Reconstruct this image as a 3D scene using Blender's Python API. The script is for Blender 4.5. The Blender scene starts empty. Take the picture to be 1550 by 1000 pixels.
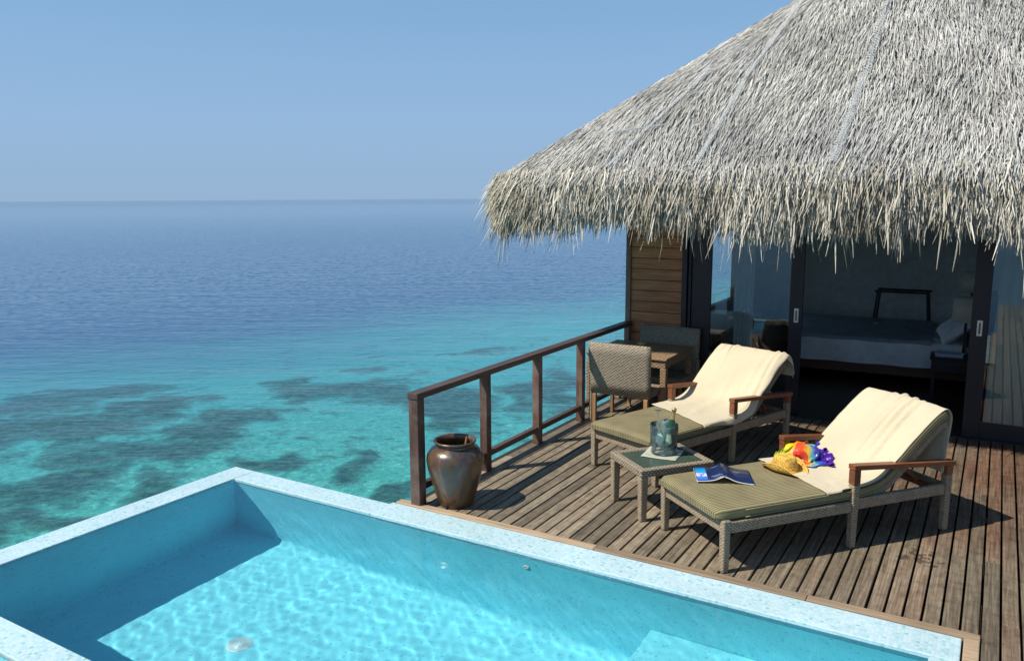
import bpy, math, random
import numpy as np
from mathutils import Vector, Matrix, noise as mnoise

R = math.radians
PI = math.pi
random.seed(7)
rng = np.random.default_rng(11)
scene = bpy.context.scene
COL = scene.collection

# ------------------------------------------------------------------ camera
yaw, pitch, roll = 0.543013, 0.162138, -0.0057
fw = Vector((-math.sin(yaw)*math.cos(pitch), math.cos(yaw)*math.cos(pitch), -math.sin(pitch)))
rt = Vector((math.cos(yaw), math.sin(yaw), 0))
up = rt.cross(fw)
r2 = rt*math.cos(roll) + up*math.sin(roll)
u2 = up*math.cos(roll) - rt*math.sin(roll)
cam = bpy.data.cameras.new('camera')
cam.sensor_width = 36.0
cam.lens = 1220.67/1550*36
cam.clip_start = 0.05
cam.clip_end = 60000
co = bpy.data.objects.new('camera', cam)
COL.objects.link(co)
mw = Matrix((( r2.x, u2.x, -fw.x, 0), (r2.y, u2.y, -fw.y, 0), (r2.z, u2.z, -fw.z, 2.6), (0, 0, 0, 1)))
co.matrix_world = mw
scene.camera = co

# ------------------------------------------------------------------ light
SUN_EL = R(52)
SH = Vector((0.67, 0.742, 0)).normalized()          # where shadows fall
world = bpy.data.worlds.new('World')
scene.world = world
world.use_nodes = True
wn = world.node_tree
bg = wn.nodes['Background']
sky = wn.nodes.new('ShaderNodeTexSky')
sky.sky_type = 'NISHITA'
sky.sun_disc = False
sky.sun_elevation = SUN_EL
sky.sun_rotation = math.atan2(-SH.x, -SH.y)
sky.altitude = 0
sky.air_density = 1.0
sky.dust_density = 0.2
sky.ozone_density = 5.0
# marine haze: the lowest band of the sky pales to one even blue
geo = wn.nodes.new('ShaderNodeNewGeometry')
sepz = wn.nodes.new('ShaderNodeSeparateXYZ')
wn.links.new(geo.outputs['Incoming'], sepz.inputs[0])
neg = wn.nodes.new('ShaderNodeMath'); neg.operation = 'MULTIPLY'; neg.inputs[1].default_value = -1
wn.links.new(sepz.outputs[2], neg.inputs[0])
hz = wn.nodes.new('ShaderNodeMapRange'); hz.interpolation_type = 'SMOOTHSTEP'
hz.inputs['From Min'].default_value = -.02; hz.inputs['From Max'].default_value = .55
hz.inputs['To Min'].default_value = 1.0; hz.inputs['To Max'].default_value = .25
wn.links.new(neg.outputs[0], hz.inputs['Value'])
mxs = wn.nodes.new('ShaderNodeMix'); mxs.data_type = 'RGBA'
hr = wn.nodes.new('ShaderNodeValToRGB')
hr.color_ramp.elements[0].position = 0.0; hr.color_ramp.elements[0].color = (2.85/8, 4.25/8, 6.0/8, 1)
hr.color_ramp.elements[1].position = .24; hr.color_ramp.elements[1].color = (2.2/8, 4.2/8, 6.7/8, 1)
e3 = hr.color_ramp.elements.new(.09); e3.color = (2.75/8, 4.38/8, 6.7/8, 1)
wn.links.new(neg.outputs[0], hr.inputs[0])
h8 = wn.nodes.new('ShaderNodeVectorMath'); h8.operation = 'SCALE'; h8.inputs['Scale'].default_value = 8
wn.links.new(hr.outputs[0], h8.inputs[0]); wn.links.new(h8.outputs[0], mxs.inputs[7])
wn.links.new(hz.outputs[0], mxs.inputs[0]); wn.links.new(sky.outputs[0], mxs.inputs[6])
wn.links.new(mxs.outputs[2], bg.inputs['Color'])
bg.inputs['Strength'].default_value = 0.085
sun = bpy.data.lights.new('sun', 'SUN')
sun.energy = 4.4
sun.angle = R(0.5)
sun.color = (1.0, 0.94, 0.83)
so = bpy.data.objects.new('sun', sun)
COL.objects.link(so)
sd = Vector((SH.x*math.cos(SUN_EL), SH.y*math.cos(SUN_EL), -math.sin(SUN_EL)))
so.rotation_euler = sd.to_track_quat('-Z', 'Y').to_euler()
so.location = (-10, -10, 20)
vs = scene.view_settings
vs.view_transform = 'Standard'
vs.look = 'None'
vs.exposure = 0.35
vs.gamma = 1.0
scene.cycles.use_denoising = True
scene.cycles.max_bounces = 12
scene.cycles.transparent_max_bounces = 16
scene.cycles.caustics_refractive = True
scene.cycles.caustics_reflective = False
scene.cycles.sample_clamp_indirect = 6.0

# ------------------------------------------------------------------ helpers: scene tree
def tag(o, label=None, cat=None, group=None, kind=None):
    if label: o['label'] = label
    if cat: o['category'] = cat
    if group: o['group'] = group
    if kind: o['kind'] = kind
    return o

def empty(name, loc=(0, 0, 0), rz=0.0, **k):
    o = bpy.data.objects.new(name, None)
    o.empty_display_size = 0.1
    COL.objects.link(o)
    o.location = loc
    o.rotation_euler = (0, 0, rz)
    return tag(o, **k)

class MB:
    def __init__(s):
        s.v = []; s.f = []; s.r = []; s.sm = []
    def add(s, verts, faces, rnd=None, smooth=False):
        b = len(s.v)
        rr = random.random() if rnd is None else rnd
        s.v += [tuple(p) for p in verts]
        s.r += [rr]*len(verts)
        for f in faces:
            s.f.append(tuple(i+b for i in f)); s.sm.append(smooth)
        return s
    def box(s, x0, x1, y0, y1, z0, z1, rnd=None, taper=None, M=None):
        vs_ = [Vector((x, y, z)) for z in (z0, z1) for x, y in ((x0, y0), (x1, y0), (x1, y1), (x0, y1))]
        if taper is not None:       # bottom scaled about its centre
            cx, cy = (x0+x1)/2, (y0+y1)/2
            for p in vs_[:4]:
                p.x = cx+(p.x-cx)*taper; p.y = cy+(p.y-cy)*taper
        if M is not None: vs_ = [M @ p for p in vs_]
        return s.add(vs_, [(3, 2, 1, 0), (4, 5, 6, 7), (0, 1, 5, 4), (1, 2, 6, 5), (2, 3, 7, 6), (3, 0, 4, 7)], rnd)
    def bar(s, a, b, w, h, upv=(0, 0, 1), rnd=None):
        a = Vector(a); b = Vector(b); d = (b-a)
        L = d.length; d.normalize()
        side = d.cross(Vector(upv)).normalized(); u = side.cross(d)
        M = Matrix(((d.x, side.x, u.x, a.x), (d.y, side.y, u.y, a.y), (d.z, side.z, u.z, a.z), (0, 0, 0, 1)))
        return s.box(0, L, -w/2, w/2, -h/2, h/2, rnd, M=M)
    def tube(s, pts, rad, n=8, rnd=None, caps=True):
        pts = [Vector(p) for p in pts]
        if not hasattr(rad, '__len__'): rad = [rad]*len(pts)
        V = []; F = []
        for i, p in enumerate(pts):
            d = (pts[min(i+1, len(pts)-1)]-pts[max(i-1, 0)]).normalized()
            a = d.cross(Vector((0, 0, 1)))
            if a.length < 1e-3: a = d.cross(Vector((1, 0, 0)))
            a.normalize(); b = d.cross(a)
            for k in range(n):
                t = 2*PI*k/n
                V.append(p+(a*math.cos(t)+b*math.sin(t))*rad[i])
        for i in range(len(pts)-1):
            for k in range(n):
                F.append((i*n+k, i*n+(k+1) % n, (i+1)*n+(k+1) % n, (i+1)*n+k))
        if caps:
            F.append(tuple(range(n))[::-1]); F.append(tuple((len(pts)-1)*n+k for k in range(n)))
        return s.add(V, F, rnd, True)
    def lathe(s, prof, n=32, c=(0, 0, 0), M=None, rnd=None):
        V = []; F = []
        for (r, z) in prof:
            for k in range(n):
                t = 2*PI*k/n
                p = Vector((c[0]+r*math.cos(t), c[1]+r*math.sin(t), c[2]+z))
                V.append(M @ p if M is not None else p)
        for i in range(len(prof)-1):
            for k in range(n):
                F.append((i*n+k, i*n+(k+1) % n, (i+1)*n+(k+1) % n, (i+1)*n+k))
        return s.add(V, F, rnd, True)
    def grid(s, fn, nu, nv, rnd=None, smooth=True, closed_v=False):
        V = []; F = []
        for i in range(nu):
            for j in range(nv):
                V.append(fn(i/(nu-1), j/(nv if closed_v else nv-1)))
        for i in range(nu-1):
            for j in range(nv if closed_v else nv-1):
                j2 = (j+1) % nv
                F.append((i*nv+j, (i+1)*nv+j, (i+1)*nv+j2, i*nv+j2))
        return s.add(V, F, rnd, smooth)
    def build(s, name, m, parent=None, bevel=0, uv=None, solid=0, seg=2, sub=0):
        me = bpy.data.meshes.new(name)
        me.from_pydata(s.v, [], s.f)
        me.polygons.foreach_set('use_smooth', s.sm)
        at = me.attributes.new('rnd', 'FLOAT', 'POINT')
        at.data.foreach_set('value', s.r)
        ul = me.uv_layers.new(name='UV')
        if uv is None:
            for p in me.polygons:
                n = p.normal; ax = max(range(3), key=lambda k: abs(n[k]))
                for li in p.loop_indices:
                    c = me.vertices[me.loops[li].vertex_index].co
                    ul.data[li].uv = ((c.y, c.z), (c.x, c.z), (c.x, c.y))[ax]
        else:
            for l in me.loops:
                ul.data[l.index].uv = uv[l.vertex_index]
        if m: me.materials.append(m)
        o = bpy.data.objects.new(name, me)
        COL.objects.link(o)
        o.parent = parent
        if solid:
            md = o.modifiers.new('solid', 'SOLIDIFY'); md.thickness = solid; md.offset = 1
        if bevel:
            md = o.modifiers.new('bevel', 'BEVEL'); md.width = bevel; md.segments = seg; md.limit_method = 'ANGLE'; md.angle_limit = R(40)
        if sub:
            md = o.modifiers.new('sub', 'SUBSURF'); md.levels = sub; md.render_levels = sub
        return o

def fbm(x, y, z, o=4):
    v = 0; a = 1
    for _ in range(o):
        v += a*mnoise.noise((x, y, z)); x *= 2.03; y *= 2.03; z *= 2.03; a *= .5
    return v

# ------------------------------------------------------------------ helpers: materials
class Mat:
    def __init__(s, name):
        s.m = bpy.data.materials.new(name); s.m.use_nodes = True
        s.t = s.m.node_tree; s.t.nodes.clear()
        s.out = s.t.nodes.new('ShaderNodeOutputMaterial')
    def n(s, typ, ins=None, **props):
        nd = s.t.nodes.new('ShaderNode'+typ)
        for k, v in props.items(): setattr(nd, k, v)
        for k, v in (ins or {}).items(): s.put(nd.inputs[k], v)
        return nd
    def put(s, sock, v):
        if isinstance(v, bpy.types.NodeSocket): s.t.links.new(v, sock)
        elif isinstance(v, (tuple, list)) and sock.type == 'RGBA' and len(v) == 3: sock.default_value = (*v, 1)
        else: sock.default_value = v
    def math(s, op, a, b=0.0, c=0.0, clamp=False):
        nd = s.n('Math', {0: a, 1: b, 2: c}, operation=op, use_clamp=clamp); return nd.outputs[0]
    def coord(s, which='Object', scale=(1, 1, 1), loc=(0, 0, 0), rot=(0, 0, 0)):
        tc = s.n('TexCoord')
        return s.n('Mapping', {'Vector': tc.outputs[which], 'Scale': scale, 'Location': loc, 'Rotation': rot}).outputs[0]
    def noise(s, vec, scale=5, detail=4, rough=.5, dist=0):
        return s.n('TexNoise', {'Vector': vec, 'Scale': scale, 'Detail': detail, 'Roughness': rough, 'Distortion': dist}).outputs['Fac']
    def ramp(s, fac, stops, interp='LINEAR'):
        nd = s.n('ValToRGB', {'Fac': fac}); cr = nd.color_ramp; cr.interpolation = interp
        while len(cr.elements) < len(stops): cr.elements.new(.5)
        for e, (p, c) in zip(cr.elements, stops):
            e.position = p; e.color = (*c, 1) if hasattr(c, '__len__') else (c, c, c, 1)
        return nd.outputs[0]
    def mix(s, fac, a, b, mode='MIX'):
        nd = s.n('Mix', data_type='RGBA', blend_type=mode)
        s.put(nd.inputs[0], fac); s.put(nd.inputs[6], a); s.put(nd.inputs[7], b)
        return nd.outputs[2]
    def attr(s, name): return s.n('Attribute', attribute_name=name).outputs['Fac']
    def bump(s, h, dist=.01, strength=1.0):
        return s.n('Bump', {'Height': h, 'Distance': dist, 'Strength': strength}).outputs[0]
    def sep(s, vec): return s.n('SeparateXYZ', {0: vec}).outputs
    def pbr(s, color, rough=.6, normal=None, **kw):
        ins = {'Base Color': color, 'Roughness': rough}
        if normal is not None: ins['Normal'] = normal
        ins.update(kw)
        p = s.n('BsdfPrincipled', ins)
        s.t.links.new(p.outputs[0], s.out.inputs[0])
        return s.m

def wood(name, c_dark, c_light, axis=1, rough=.6, scale=1.0, worn=None, cbump=.0015, spec=.4):
    M = Mat(name)
    sc = [38*scale]*3; sc[axis] = 2.2*scale
    v = M.coord('Object', tuple(sc))
    a = M.attr('rnd')
    off = M.n('VectorMath', {0: v, 1: M.n('CombineXYZ', {0: M.math('MULTIPLY', a, 91), 1: M.math('MULTIPLY', a, 57), 2: M.math('MULTIPLY', a, 33)}).outputs[0]}, operation='ADD').outputs[0]
    g = M.noise(off, 1.0, 6, .62, .4)
    c = M.ramp(g, [(.28, c_dark), (.72, c_light)])
    tone = M.ramp(a, [(0, (.62,)*3), (1, (1.25,)*3)])
    c = M.mix(1.0, c, tone, 'MULTIPLY')
    if worn:
        w = M.noise(M.coord('Object'), 2.6*scale, 5, .65)
        c = M.mix(M.ramp(w, [(.42, 0.0), (.68, .85)]), c, worn)
    return M.pbr(c, rough, M.bump(g, cbump), **{'Specular IOR Level': spec})

def wicker(name, c_lo, c_hi, w=.017, p=.05, flip=False, dist=.005, amp=.42, gap=.45):
    M = Mat(name)
    uv = M.sep(M.coord('UV'))
    u, v = (uv[1], uv[0]) if flip else (uv[0], uv[1])
    vr = M.math('DIVIDE', v, w)
    row = M.math('FLOOR', vr)
    fr = M.math('FRACT', vr)
    a = M.math('SINE', M.math('MULTIPLY', fr, PI))
    b = M.math('SINE', M.math('MULTIPLY_ADD', u, 2*PI/p, M.math('MULTIPLY', row, PI)))
    h = M.math('MULTIPLY', M.math('POWER', a, .6), M.math('MULTIPLY_ADD', b, amp, 1-amp))
    var = M.noise(M.coord('Object'), 34, 3)
    c = M.ramp(h, [(.08, tuple(x*gap for x in c_lo)), (.42, c_lo), (.95, c_hi)])
    c = M.mix(1.0, c, M.ramp(var, [(.25, (.7,)*3), (.75, (1.2,)*3)]), 'MULTIPLY')
    return M.pbr(c, .55, M.bump(h, dist), **{'Specular IOR Level': .35})

def plain(name, c, rough=.6, metal=0.0, bumpy=0, bscale=200, spec=.5, var=.15):
    M = Mat(name)
    nz = M.noise(M.coord('Object'), 9, 4)
    col = M.mix(1.0, c, M.ramp(nz, [(.2, (1-var,)*3), (.8, (1+var,)*3)]), 'MULTIPLY')
    nr = M.bump(M.noise(M.coord('Object'), bscale, 3), bumpy) if bumpy else None
    return M.pbr(col, rough, nr, Metallic=metal, **{'Specular IOR Level': spec})

def thin_glass(name, tint, extra=0.0, ior=1.5):
    M = Mat(name)
    fr = M.n('Fresnel', {'IOR': ior}).outputs[0]
    fac = M.math('ADD', fr, extra, clamp=True)
    t = M.n('BsdfTransparent', {'Color': tint}).outputs[0]
    g = M.n('BsdfGlossy', {'Color': (1, 1, 1), 'Roughness': 0.0}).outputs[0]
    mx = M.n('MixShader', {0: fac, 1: t, 2: g})
    M.t.links.new(mx.outputs[0], M.out.inputs[0])
    return M.m

# deck timber: weathered, redder towards the house side where it is less walked on
def deck_mat():
    M = Mat('weathered_decking')
    a = M.attr('rnd')
    ob = M.coord('Object')
    v = M.coord('Object', (60, 2.0, 20))
    off = M.n('VectorMath', {0: v, 1: M.n('CombineXYZ', {0: M.math('MULTIPLY', a, 91), 1: M.math('MULTIPLY', a, 57), 2: 0.0}).outputs[0]}, operation='ADD').outputs[0]
    g = M.noise(off, 1.0, 7, .68, .6)
    grey = M.ramp(g, [(.3, (.085, .066, .044)), (.5, (.215, .172, .118)), (.72, (.365, .305, .215))])
    red = M.ramp(g, [(.3, (.045, .022, .014)), (.5, (.125, .068, .042)), (.74, (.22, .145, .095))])
    xy = M.sep(ob)
    # worn-off weathering: eastern and house-side boards keep more of their red stain
    e = M.math('ADD', M.math('MULTIPLY_ADD', xy[0], .17, .50), M.math('MULTIPLY_ADD', xy[1], .10, -.72))
    big = M.noise(ob, .9, 5, .6)
    f = M.math('ADD', e, M.math('MULTIPLY_ADD', big, 1.5, -.75))
    f = M.math('ADD', f, M.math('MULTIPLY_ADD', a, .55, -.27))
    c = M.mix(M.ramp(f, [(.05, 0.0), (.85, 1.0)]), grey, red)
    c = M.mix(1.0, c, M.ramp(a, [(0, (.58,)*3), (1, (1.28,)*3)]), 'MULTIPLY')
    mt = M.noise(ob, 11, 6, .7)
    c = M.mix(1.0, c, M.ramp(mt, [(.3, (.58,)*3), (.5, (1.0,)*3), (.72, (1.2,)*3)]), 'MULTIPLY')
    # a dark spill with drips
    d = M.n('VectorMath', {0: ob, 1: (-.33, 6.28, 0)}, operation='DISTANCE').outputs['Value']
    sp = M.noise(ob, 15, 1, .35)
    st = M.math('GREATER_THAN', M.math('SUBTRACT', sp, M.math('MULTIPLY', d, 1.5)), .40)
    c = M.mix(M.math('MULTIPLY', st, .7), c, (.03, .02, .018))
    return M.pbr(c, M.ramp(g, [(.3, .75), (.8, .5)]), M.bump(g, .003), **{'Specular IOR Level': .35})

def tile_mat(name, cols, size=.022, spec=.5, rough=.25):
    M = Mat(name)
    uv = M.coord('UV', (1/size,)*3)
    cell = M.n('TexWhiteNoise', {'Vector': M.n('VectorMath', {0: uv}, operation='FLOOR').outputs[0]}, noise_dimensions='3D').outputs['Value']
    c = M.ramp(cell, cols, 'CONSTANT')
    s = M.sep(M.n('VectorMath', {0: uv}, operation='FRACTION').outputs[0])
    e = M.math('MINIMUM', M.math('MINIMUM', s[0], M.math('SUBTRACT', 1.0, s[0])), M.math('MINIMUM', s[1], M.math('SUBTRACT', 1.0, s[1])))
    gr = M.math('LESS_THAN', e, .07)
    c = M.mix(gr, c, cols[0][1])
    dirt = M.noise(M.coord('Object'), 1.7, 5, .6)
    c = M.mix(1.0, c, M.ramp(dirt, [(.3, (.9,)*3), (.7, (1.05,)*3)]), 'MULTIPLY')
    return M.pbr(c, rough, M.bump(M.math('MINIMUM', e, .12), .006), **{'Specular IOR Level': spec})

MT = {}
MT['deck'] = deck_mat()
MT['trim'] = wood('honey_timber', (.20, .135, .085), (.43, .32, .21), 0, .6)
MT['rail'] = wood('dark_rail_timber', (.06, .026, .019), (.20, .10, .07), 2, .6, worn=(.22, .165, .135))
MT['railh'] = wood('dark_handrail_timber', (.035, .02, .017), (.10, .062, .05), 1, .5)
MT['board'] = wood('wall_boards', (.24, .085, .034), (.60, .265, .11), 0, .55)
MT['frame'] = plain('dark_door_frame', (.014, .013, .017), .45, spec=.35)
MT['teak'] = wood('oiled_teak', (.13, .04, .017), (.30, .11, .045), 0, .38, .7)
MT['teakl'] = wood('pale_teak', (.26, .13, .055), (.50, .29, .14), 2, .5, .7)
MT['wick'] = wicker('wicker_taupe', (.27, .205, .135), (.50, .405, .275), .0125, .031, amp=.26, gap=.42)
MT['wickc'] = wicker('wicker_chair', (.25, .20, .14), (.49, .41, .295), .0165, .042, dist=.005, amp=.34, gap=.4)
MT['wickt'] = wicker('wicker_table', (.25, .155, .085), (.50, .34, .20), .018, .05, amp=.3)
MT['pool'] = tile_mat('pool_tiles', [(0, (.24, .81, .935)), (.80, (.205, .76, .90)), (.95, (.15, .66, .83)), (.985, (.28, .84, .93))], spec=.05, rough=.6)
MT['cope'] = tile_mat('coping_tiles', [(0, (.47, .64, .69)), (.35, (.54, .69, .72)), (.70, (.42, .62, .68)), (.90, (.34, .57, .60)), (.965, (.27, .50, .48))])

# ------------------------------------------------------------------ sea and sea floor
SEA_Z, BED_Z = -1.6, -3.0
CORAL = [(-16.3, 17.2, 1.8, 1.4, 0.52), (-13.5, 18.2, 1.1, 1.4, 0.52), (-16.5, 24.5, 0.7, 0.8, 0.51), (-17.6, 20.3, 0.7, 0.5, 0.52),
 (-16.6, 13.9, 0.8, 1.0, 0.52), (-19.5, 13.3, 1.3, 1.4, 0.52), (-23.2, 13.6, 1.8, 2.1, 0.52), (-19.7, 10.8, 2.2, 1.8, 0.52),
 (-16.2, 10.4, 1.8, 1.1, 0.52), (-15.8, 8.2, 1.2, 1.2, 0.53), (-14.3, 6.9, 0.7, 0.7, 0.53), (-13.2, 11.7, 0.6, 0.6, 0.52),
 (-11.3, 12.1, 0.5, 0.8, 0.53), (-10.9, 20.6, 0.9, 2.1, 0.52), (-11.8, 16.7, 1.0, 1.3, 0.52), (-9.7, 11.7, 0.4, 0.9, 0.53),
 (-11.8, 15.6, 0.5, 0.6, 0.52), (-16.4, 12.3, 1.0, 0.9, 0.52), (-24.2, 12.1, 1.2, 1.9, 0.52), (-14.0, 9.7, 0.8, 0.6, 0.53),
 (-13.6, 7.9, 0.7, 0.5, 0.53), (-18.5, 17.3, 0.6, 0.8, 0.52), (-11.4, 19.4, 0.6, 1.4, 0.52)]

def polar_sheet(name, z, mat, rings, angs, zf=None, attrs=None):
    A = np.array(angs); RR = np.array(rings)
    X = RR[:, None]*np.sin(A)[None]; Y = RR[:, None]*np.cos(A)[None]
    nr, na = X.shape
    Z = np.full_like(X, z) if zf is None else zf(X, Y)
    V = np.stack([X, Y, Z], -1).reshape(-1, 3)
    i, j = np.meshgrid(np.arange(nr-1), np.arange(na), indexing='ij')
    j2 = (j+1) % na
    Fq = np.stack([i*na+j, i*na+j2, (i+1)*na+j2, (i+1)*na+j], -1).reshape(-1, 4)
    me = np_mesh(name, V, Fq, mat, True)
    if attrs:
        for k, fn in attrs.items():
            at = me.attributes.new(k, 'FLOAT', 'POINT')
            at.data.foreach_set('value', fn(X, Y).reshape(-1).astype(np.float32))
    o = bpy.data.objects.new(name, me)
    COL.objects.link(o)
    return o

def np_mesh(name, V, Q, mat, smooth=False, vals=None):
    me = bpy.data.meshes.new(name)
    me.vertices.add(len(V)); me.vertices.foreach_set('co', np.ascontiguousarray(V, np.float32).reshape(-1))
    me.loops.add(Q.size); me.loops.foreach_set('vertex_index', np.ascontiguousarray(Q, np.int32).reshape(-1))
    me.polygons.add(len(Q))
    me.polygons.foreach_set('loop_start', np.arange(0, Q.size, 4, dtype=np.int32))
    me.polygons.foreach_set('use_smooth', np.full(len(Q), smooth))
    if vals is not None:
        at = me.attributes.new('rnd', 'FLOAT', 'POINT'); at.data.foreach_set('value', vals.astype(np.float32))
    me.materials.append(mat)
    me.update(calc_edges=True); me.validate()
    return me

def deep_f(X, Y):
    # distance beyond the reef edge, which runs from south-west to north-east
    p0 = np.array([-31.0, 15.0]); p1 = np.array([-21.1, 49.0])
    d = (p1-p0)/np.linalg.norm(p1-p0); n = np.array([-d[1], d[0]])
    s = (X-p0[0])*n[0]+(Y-p0[1])*n[1]
    wob = 1.2*np.sin(X*.13+Y*.21)+.8*np.sin(Y*.41-X*.2)
    west = np.clip((s+wob+11)/34, 0, 1)
    south = np.clip((-Y-9+wob*.5)/22, 0, 1)
    return np.maximum(west, south)

def coral_f(X, Y):
    m = np.zeros_like(X)
    wx = X+.35*np.sin(Y*1.9+1)+.25*np.sin(Y*4.3+X*1.1); wy = Y+.35*np.sin(X*1.7)+.25*np.sin(X*3.9-Y)
    for cx, cy, a, b, t in CORAL:
        c, s = math.cos(t), math.sin(t)
        u = ((wx-cx)*c+(wy-cy)*s)/a; v = (-(wx-cx)*s+(wy-cy)*c)/b
        m = np.maximum(m, np.exp(-((u*u+v*v)/1.15)**1.6))
    return m

rings = np.concatenate([np.geomspace(3, 60, 240), np.geomspace(62, 30000, 70)])
angs = np.concatenate([np.linspace(R(-80), R(10), 330), np.linspace(R(11.5), R(278.5), 90)])

def bed_mat():
    M = Mat('reef_bed')
    ob = M.coord('Object')
    cor = M.attr('coral'); dp = M.attr('deep')
    fine = M.noise(ob, 2.2, 6, .68, .3)
    mid = M.noise(ob, .55, 4, .6)
    blot = M.noise(ob, 1.15, 5, .62, .6)
    f = M.math('ADD', M.math('MULTIPLY', cor, .90), M.math('MULTIPLY_ADD', fine, 1.3, -.65))
    f = M.math('ADD', f, M.math('MULTIPLY_ADD', mid, 1.3, -.65))
    f = M.math('ADD', f, M.math('MULTIPLY_ADD', blot, 1.1, -.55))
    k = M.ramp(f, [(.08, 0.0), (.42, .64), (.80, .97)])
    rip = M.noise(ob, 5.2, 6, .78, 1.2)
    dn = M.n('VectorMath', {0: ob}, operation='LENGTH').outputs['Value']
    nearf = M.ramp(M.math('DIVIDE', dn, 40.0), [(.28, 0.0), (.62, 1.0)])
    s_near_caustic = M.ramp(rip, [(.28, (.04, .17, .165)), (.45, (.115, .36, .315)), (.56, (.23, .53, .45)), (.70, (.54, .83, .66))])  # flecks of rippled sunlight are put into the near sand's colour
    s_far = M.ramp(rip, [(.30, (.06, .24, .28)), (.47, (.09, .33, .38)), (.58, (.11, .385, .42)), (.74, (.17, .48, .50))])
    sand = M.mix(nearf, s_near_caustic, s_far)
    coral = M.ramp(M.noise(ob, 4.5, 6, .75, .5), [(.28, (.010, .035, .05)), (.46, (.03, .08, .085)), (.58, (.075, .14, .115)), (.74, (.15, .26, .20))])
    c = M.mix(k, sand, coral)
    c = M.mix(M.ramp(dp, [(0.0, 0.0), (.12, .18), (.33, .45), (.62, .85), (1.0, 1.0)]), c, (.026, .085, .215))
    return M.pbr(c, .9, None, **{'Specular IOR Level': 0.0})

def sea_mat():
    M = Mat('sea_water')
    ob = M.coord('Object')
    st = M.coord('Object', (1, 1, 1), rot=(0, 0, R(-31)))
    st = M.n('Mapping', {'Vector': st, 'Scale': (.42, 1.25, 1)}).outputs[0]
    w1 = M.noise(st, 3.0, 5, .58, .3)
    w2 = M.noise(st, .7, 3, .5)
    patch = M.noise(M.coord('Object', (.006, .012, 1)), 1.0, 3, .5)
    h = M.math('MULTIPLY_ADD', w2, 1.1, M.math('MULTIPLY', w1, .55))
    dist = M.n('VectorMath', {0: ob}, operation='LENGTH').outputs['Value']
    ld = M.math('DIVIDE', M.math('LOGARITHM', M.math('MULTIPLY', M.math('MULTIPLY_ADD', patch, .7, .65), dist), 10.0), 4.0)
    amp = M.ramp(ld, [(.27, .7), (.48, 1.1), (.57, .5), (.62, .3)])
    # breeze: ruffled near the reef, a glassy lane, then a ruffled line far out
    far = M.ramp(ld, [(.34, 0.0), (.44, .16), (.53, .15), (.60, .05), (.69, .045), (.735, .12)])
    nv = M.n('TexNoise', {'Vector': ob, 'Scale': 3.6, 'Detail': 3.0}).outputs['Color']
    nv = M.n('VectorMath', {0: nv, 1: (.5, .5, .5)}, operation='SUBTRACT').outputs[0]
    nv = M.n('VectorMath', {0: nv, 1: (3, 3, 0)}, operation='MULTIPLY').outputs[0]
    nv = M.n('VectorMath', {0: nv, 'Scale': far}, operation='SCALE').outputs[0]
    nb = M.n('Bump', {'Height': h, 'Distance': .06, 'Strength': amp}).outputs[0]
    nb = M.n('VectorMath', {0: nb, 1: nv}, operation='ADD').outputs[0]
    nb = M.n('VectorMath', {0: nb}, operation='NORMALIZE').outputs[0]
    fr = M.n('Fresnel', {'IOR': 1.33, 'Normal': nb}).outputs[0]
    t = M.n('BsdfTransparent', {'Color': (.60, .90, .91, 1)}).outputs[0]
    g = M.n('BsdfGlossy', {'Color': (.93, .97, 1, 1), 'Roughness': .06, 'Normal': nb}).outputs[0]
    mx = M.n('MixShader', {0: fr, 1: t, 2: g})
    M.t.links.new(mx.outputs[0], M.out.inputs[0])
    return M.m

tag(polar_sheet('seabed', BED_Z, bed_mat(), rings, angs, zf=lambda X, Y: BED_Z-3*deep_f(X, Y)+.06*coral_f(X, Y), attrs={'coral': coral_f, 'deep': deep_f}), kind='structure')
tag(polar_sheet('sea', SEA_Z, sea_mat(), np.geomspace(1.5, 30000, 60), np.linspace(0, 2*PI, 73)[:-1]), kind='structure')

# ------------------------------------------------------------------ swimming pool
XI0, XI1, YI0, YI1 = -6.04, -0.165, 2.40, 4.90      # inner faces
XO0, XO1, YO0, YO1 = -6.31, -0.01, 2.18, 5.145
FLOOR = -1.2
pool = empty('swimming_pool', (-3.2, 3.6, -1.5), label='turquoise mosaic plunge pool with pale tiled rim in front of the deck', cat='pool')
def pp(m, name, mat, **k):
    o = m.build(name, mat, None, **k); o.parent = pool; o.matrix_parent_inverse = Matrix.Translation((3.2, -3.6, 1.5)); return o
b = MB()
zt = -.033
V = [(XI0, YI0), (XI1, YI0), (XI1, YI1), (XI0, YI1)]
VO = [(XO0+.012, YO0+.012), (XO1-.012, YO0+.012), (XO1-.012, YO1-.012), (XO0+.012, YO1-.012)]
CR = .06
rings_ = []
for q in range(7):
    a = PI/2*q/6; ins = CR*(1-math.sin(a)); zz = FLOOR+CR*(1-math.cos(a))
    rings_.append([(XI0+ins, YI0+ins, zz), (XI1-ins, YI0+ins, zz), (XI1-ins, YI1-ins, zz), (XI0+ins, YI1-ins, zz)])
vv = [p for r in rings_ for p in r]+[(*p, zt) for p in V]+[(*p, zt) for p in VO]+[(*p, -1.5) for p in VO]
ff = [(0, 1, 2, 3)]
for q in range(9):
    for k in range(4): ff.append((q*4+(k+1) % 4, q*4+k, q*4+k+4, q*4+(k+1) % 4+4))
ff.append((39, 38, 37, 36))
b.add(vv, ff)
for q in range(1+24): b.sm[q] = True
basin = pp(b, 'basin', MT['pool'])
basin.data.set_sharp_from_angle(angle=R(50))
st = MB(); st.box(-1.85, XI1-.002, 4.1, YI1-.002, FLOOR+.002, -.66)
step = pp(st, 'step', MT['pool'], bevel=.012)
copes = []
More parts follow.
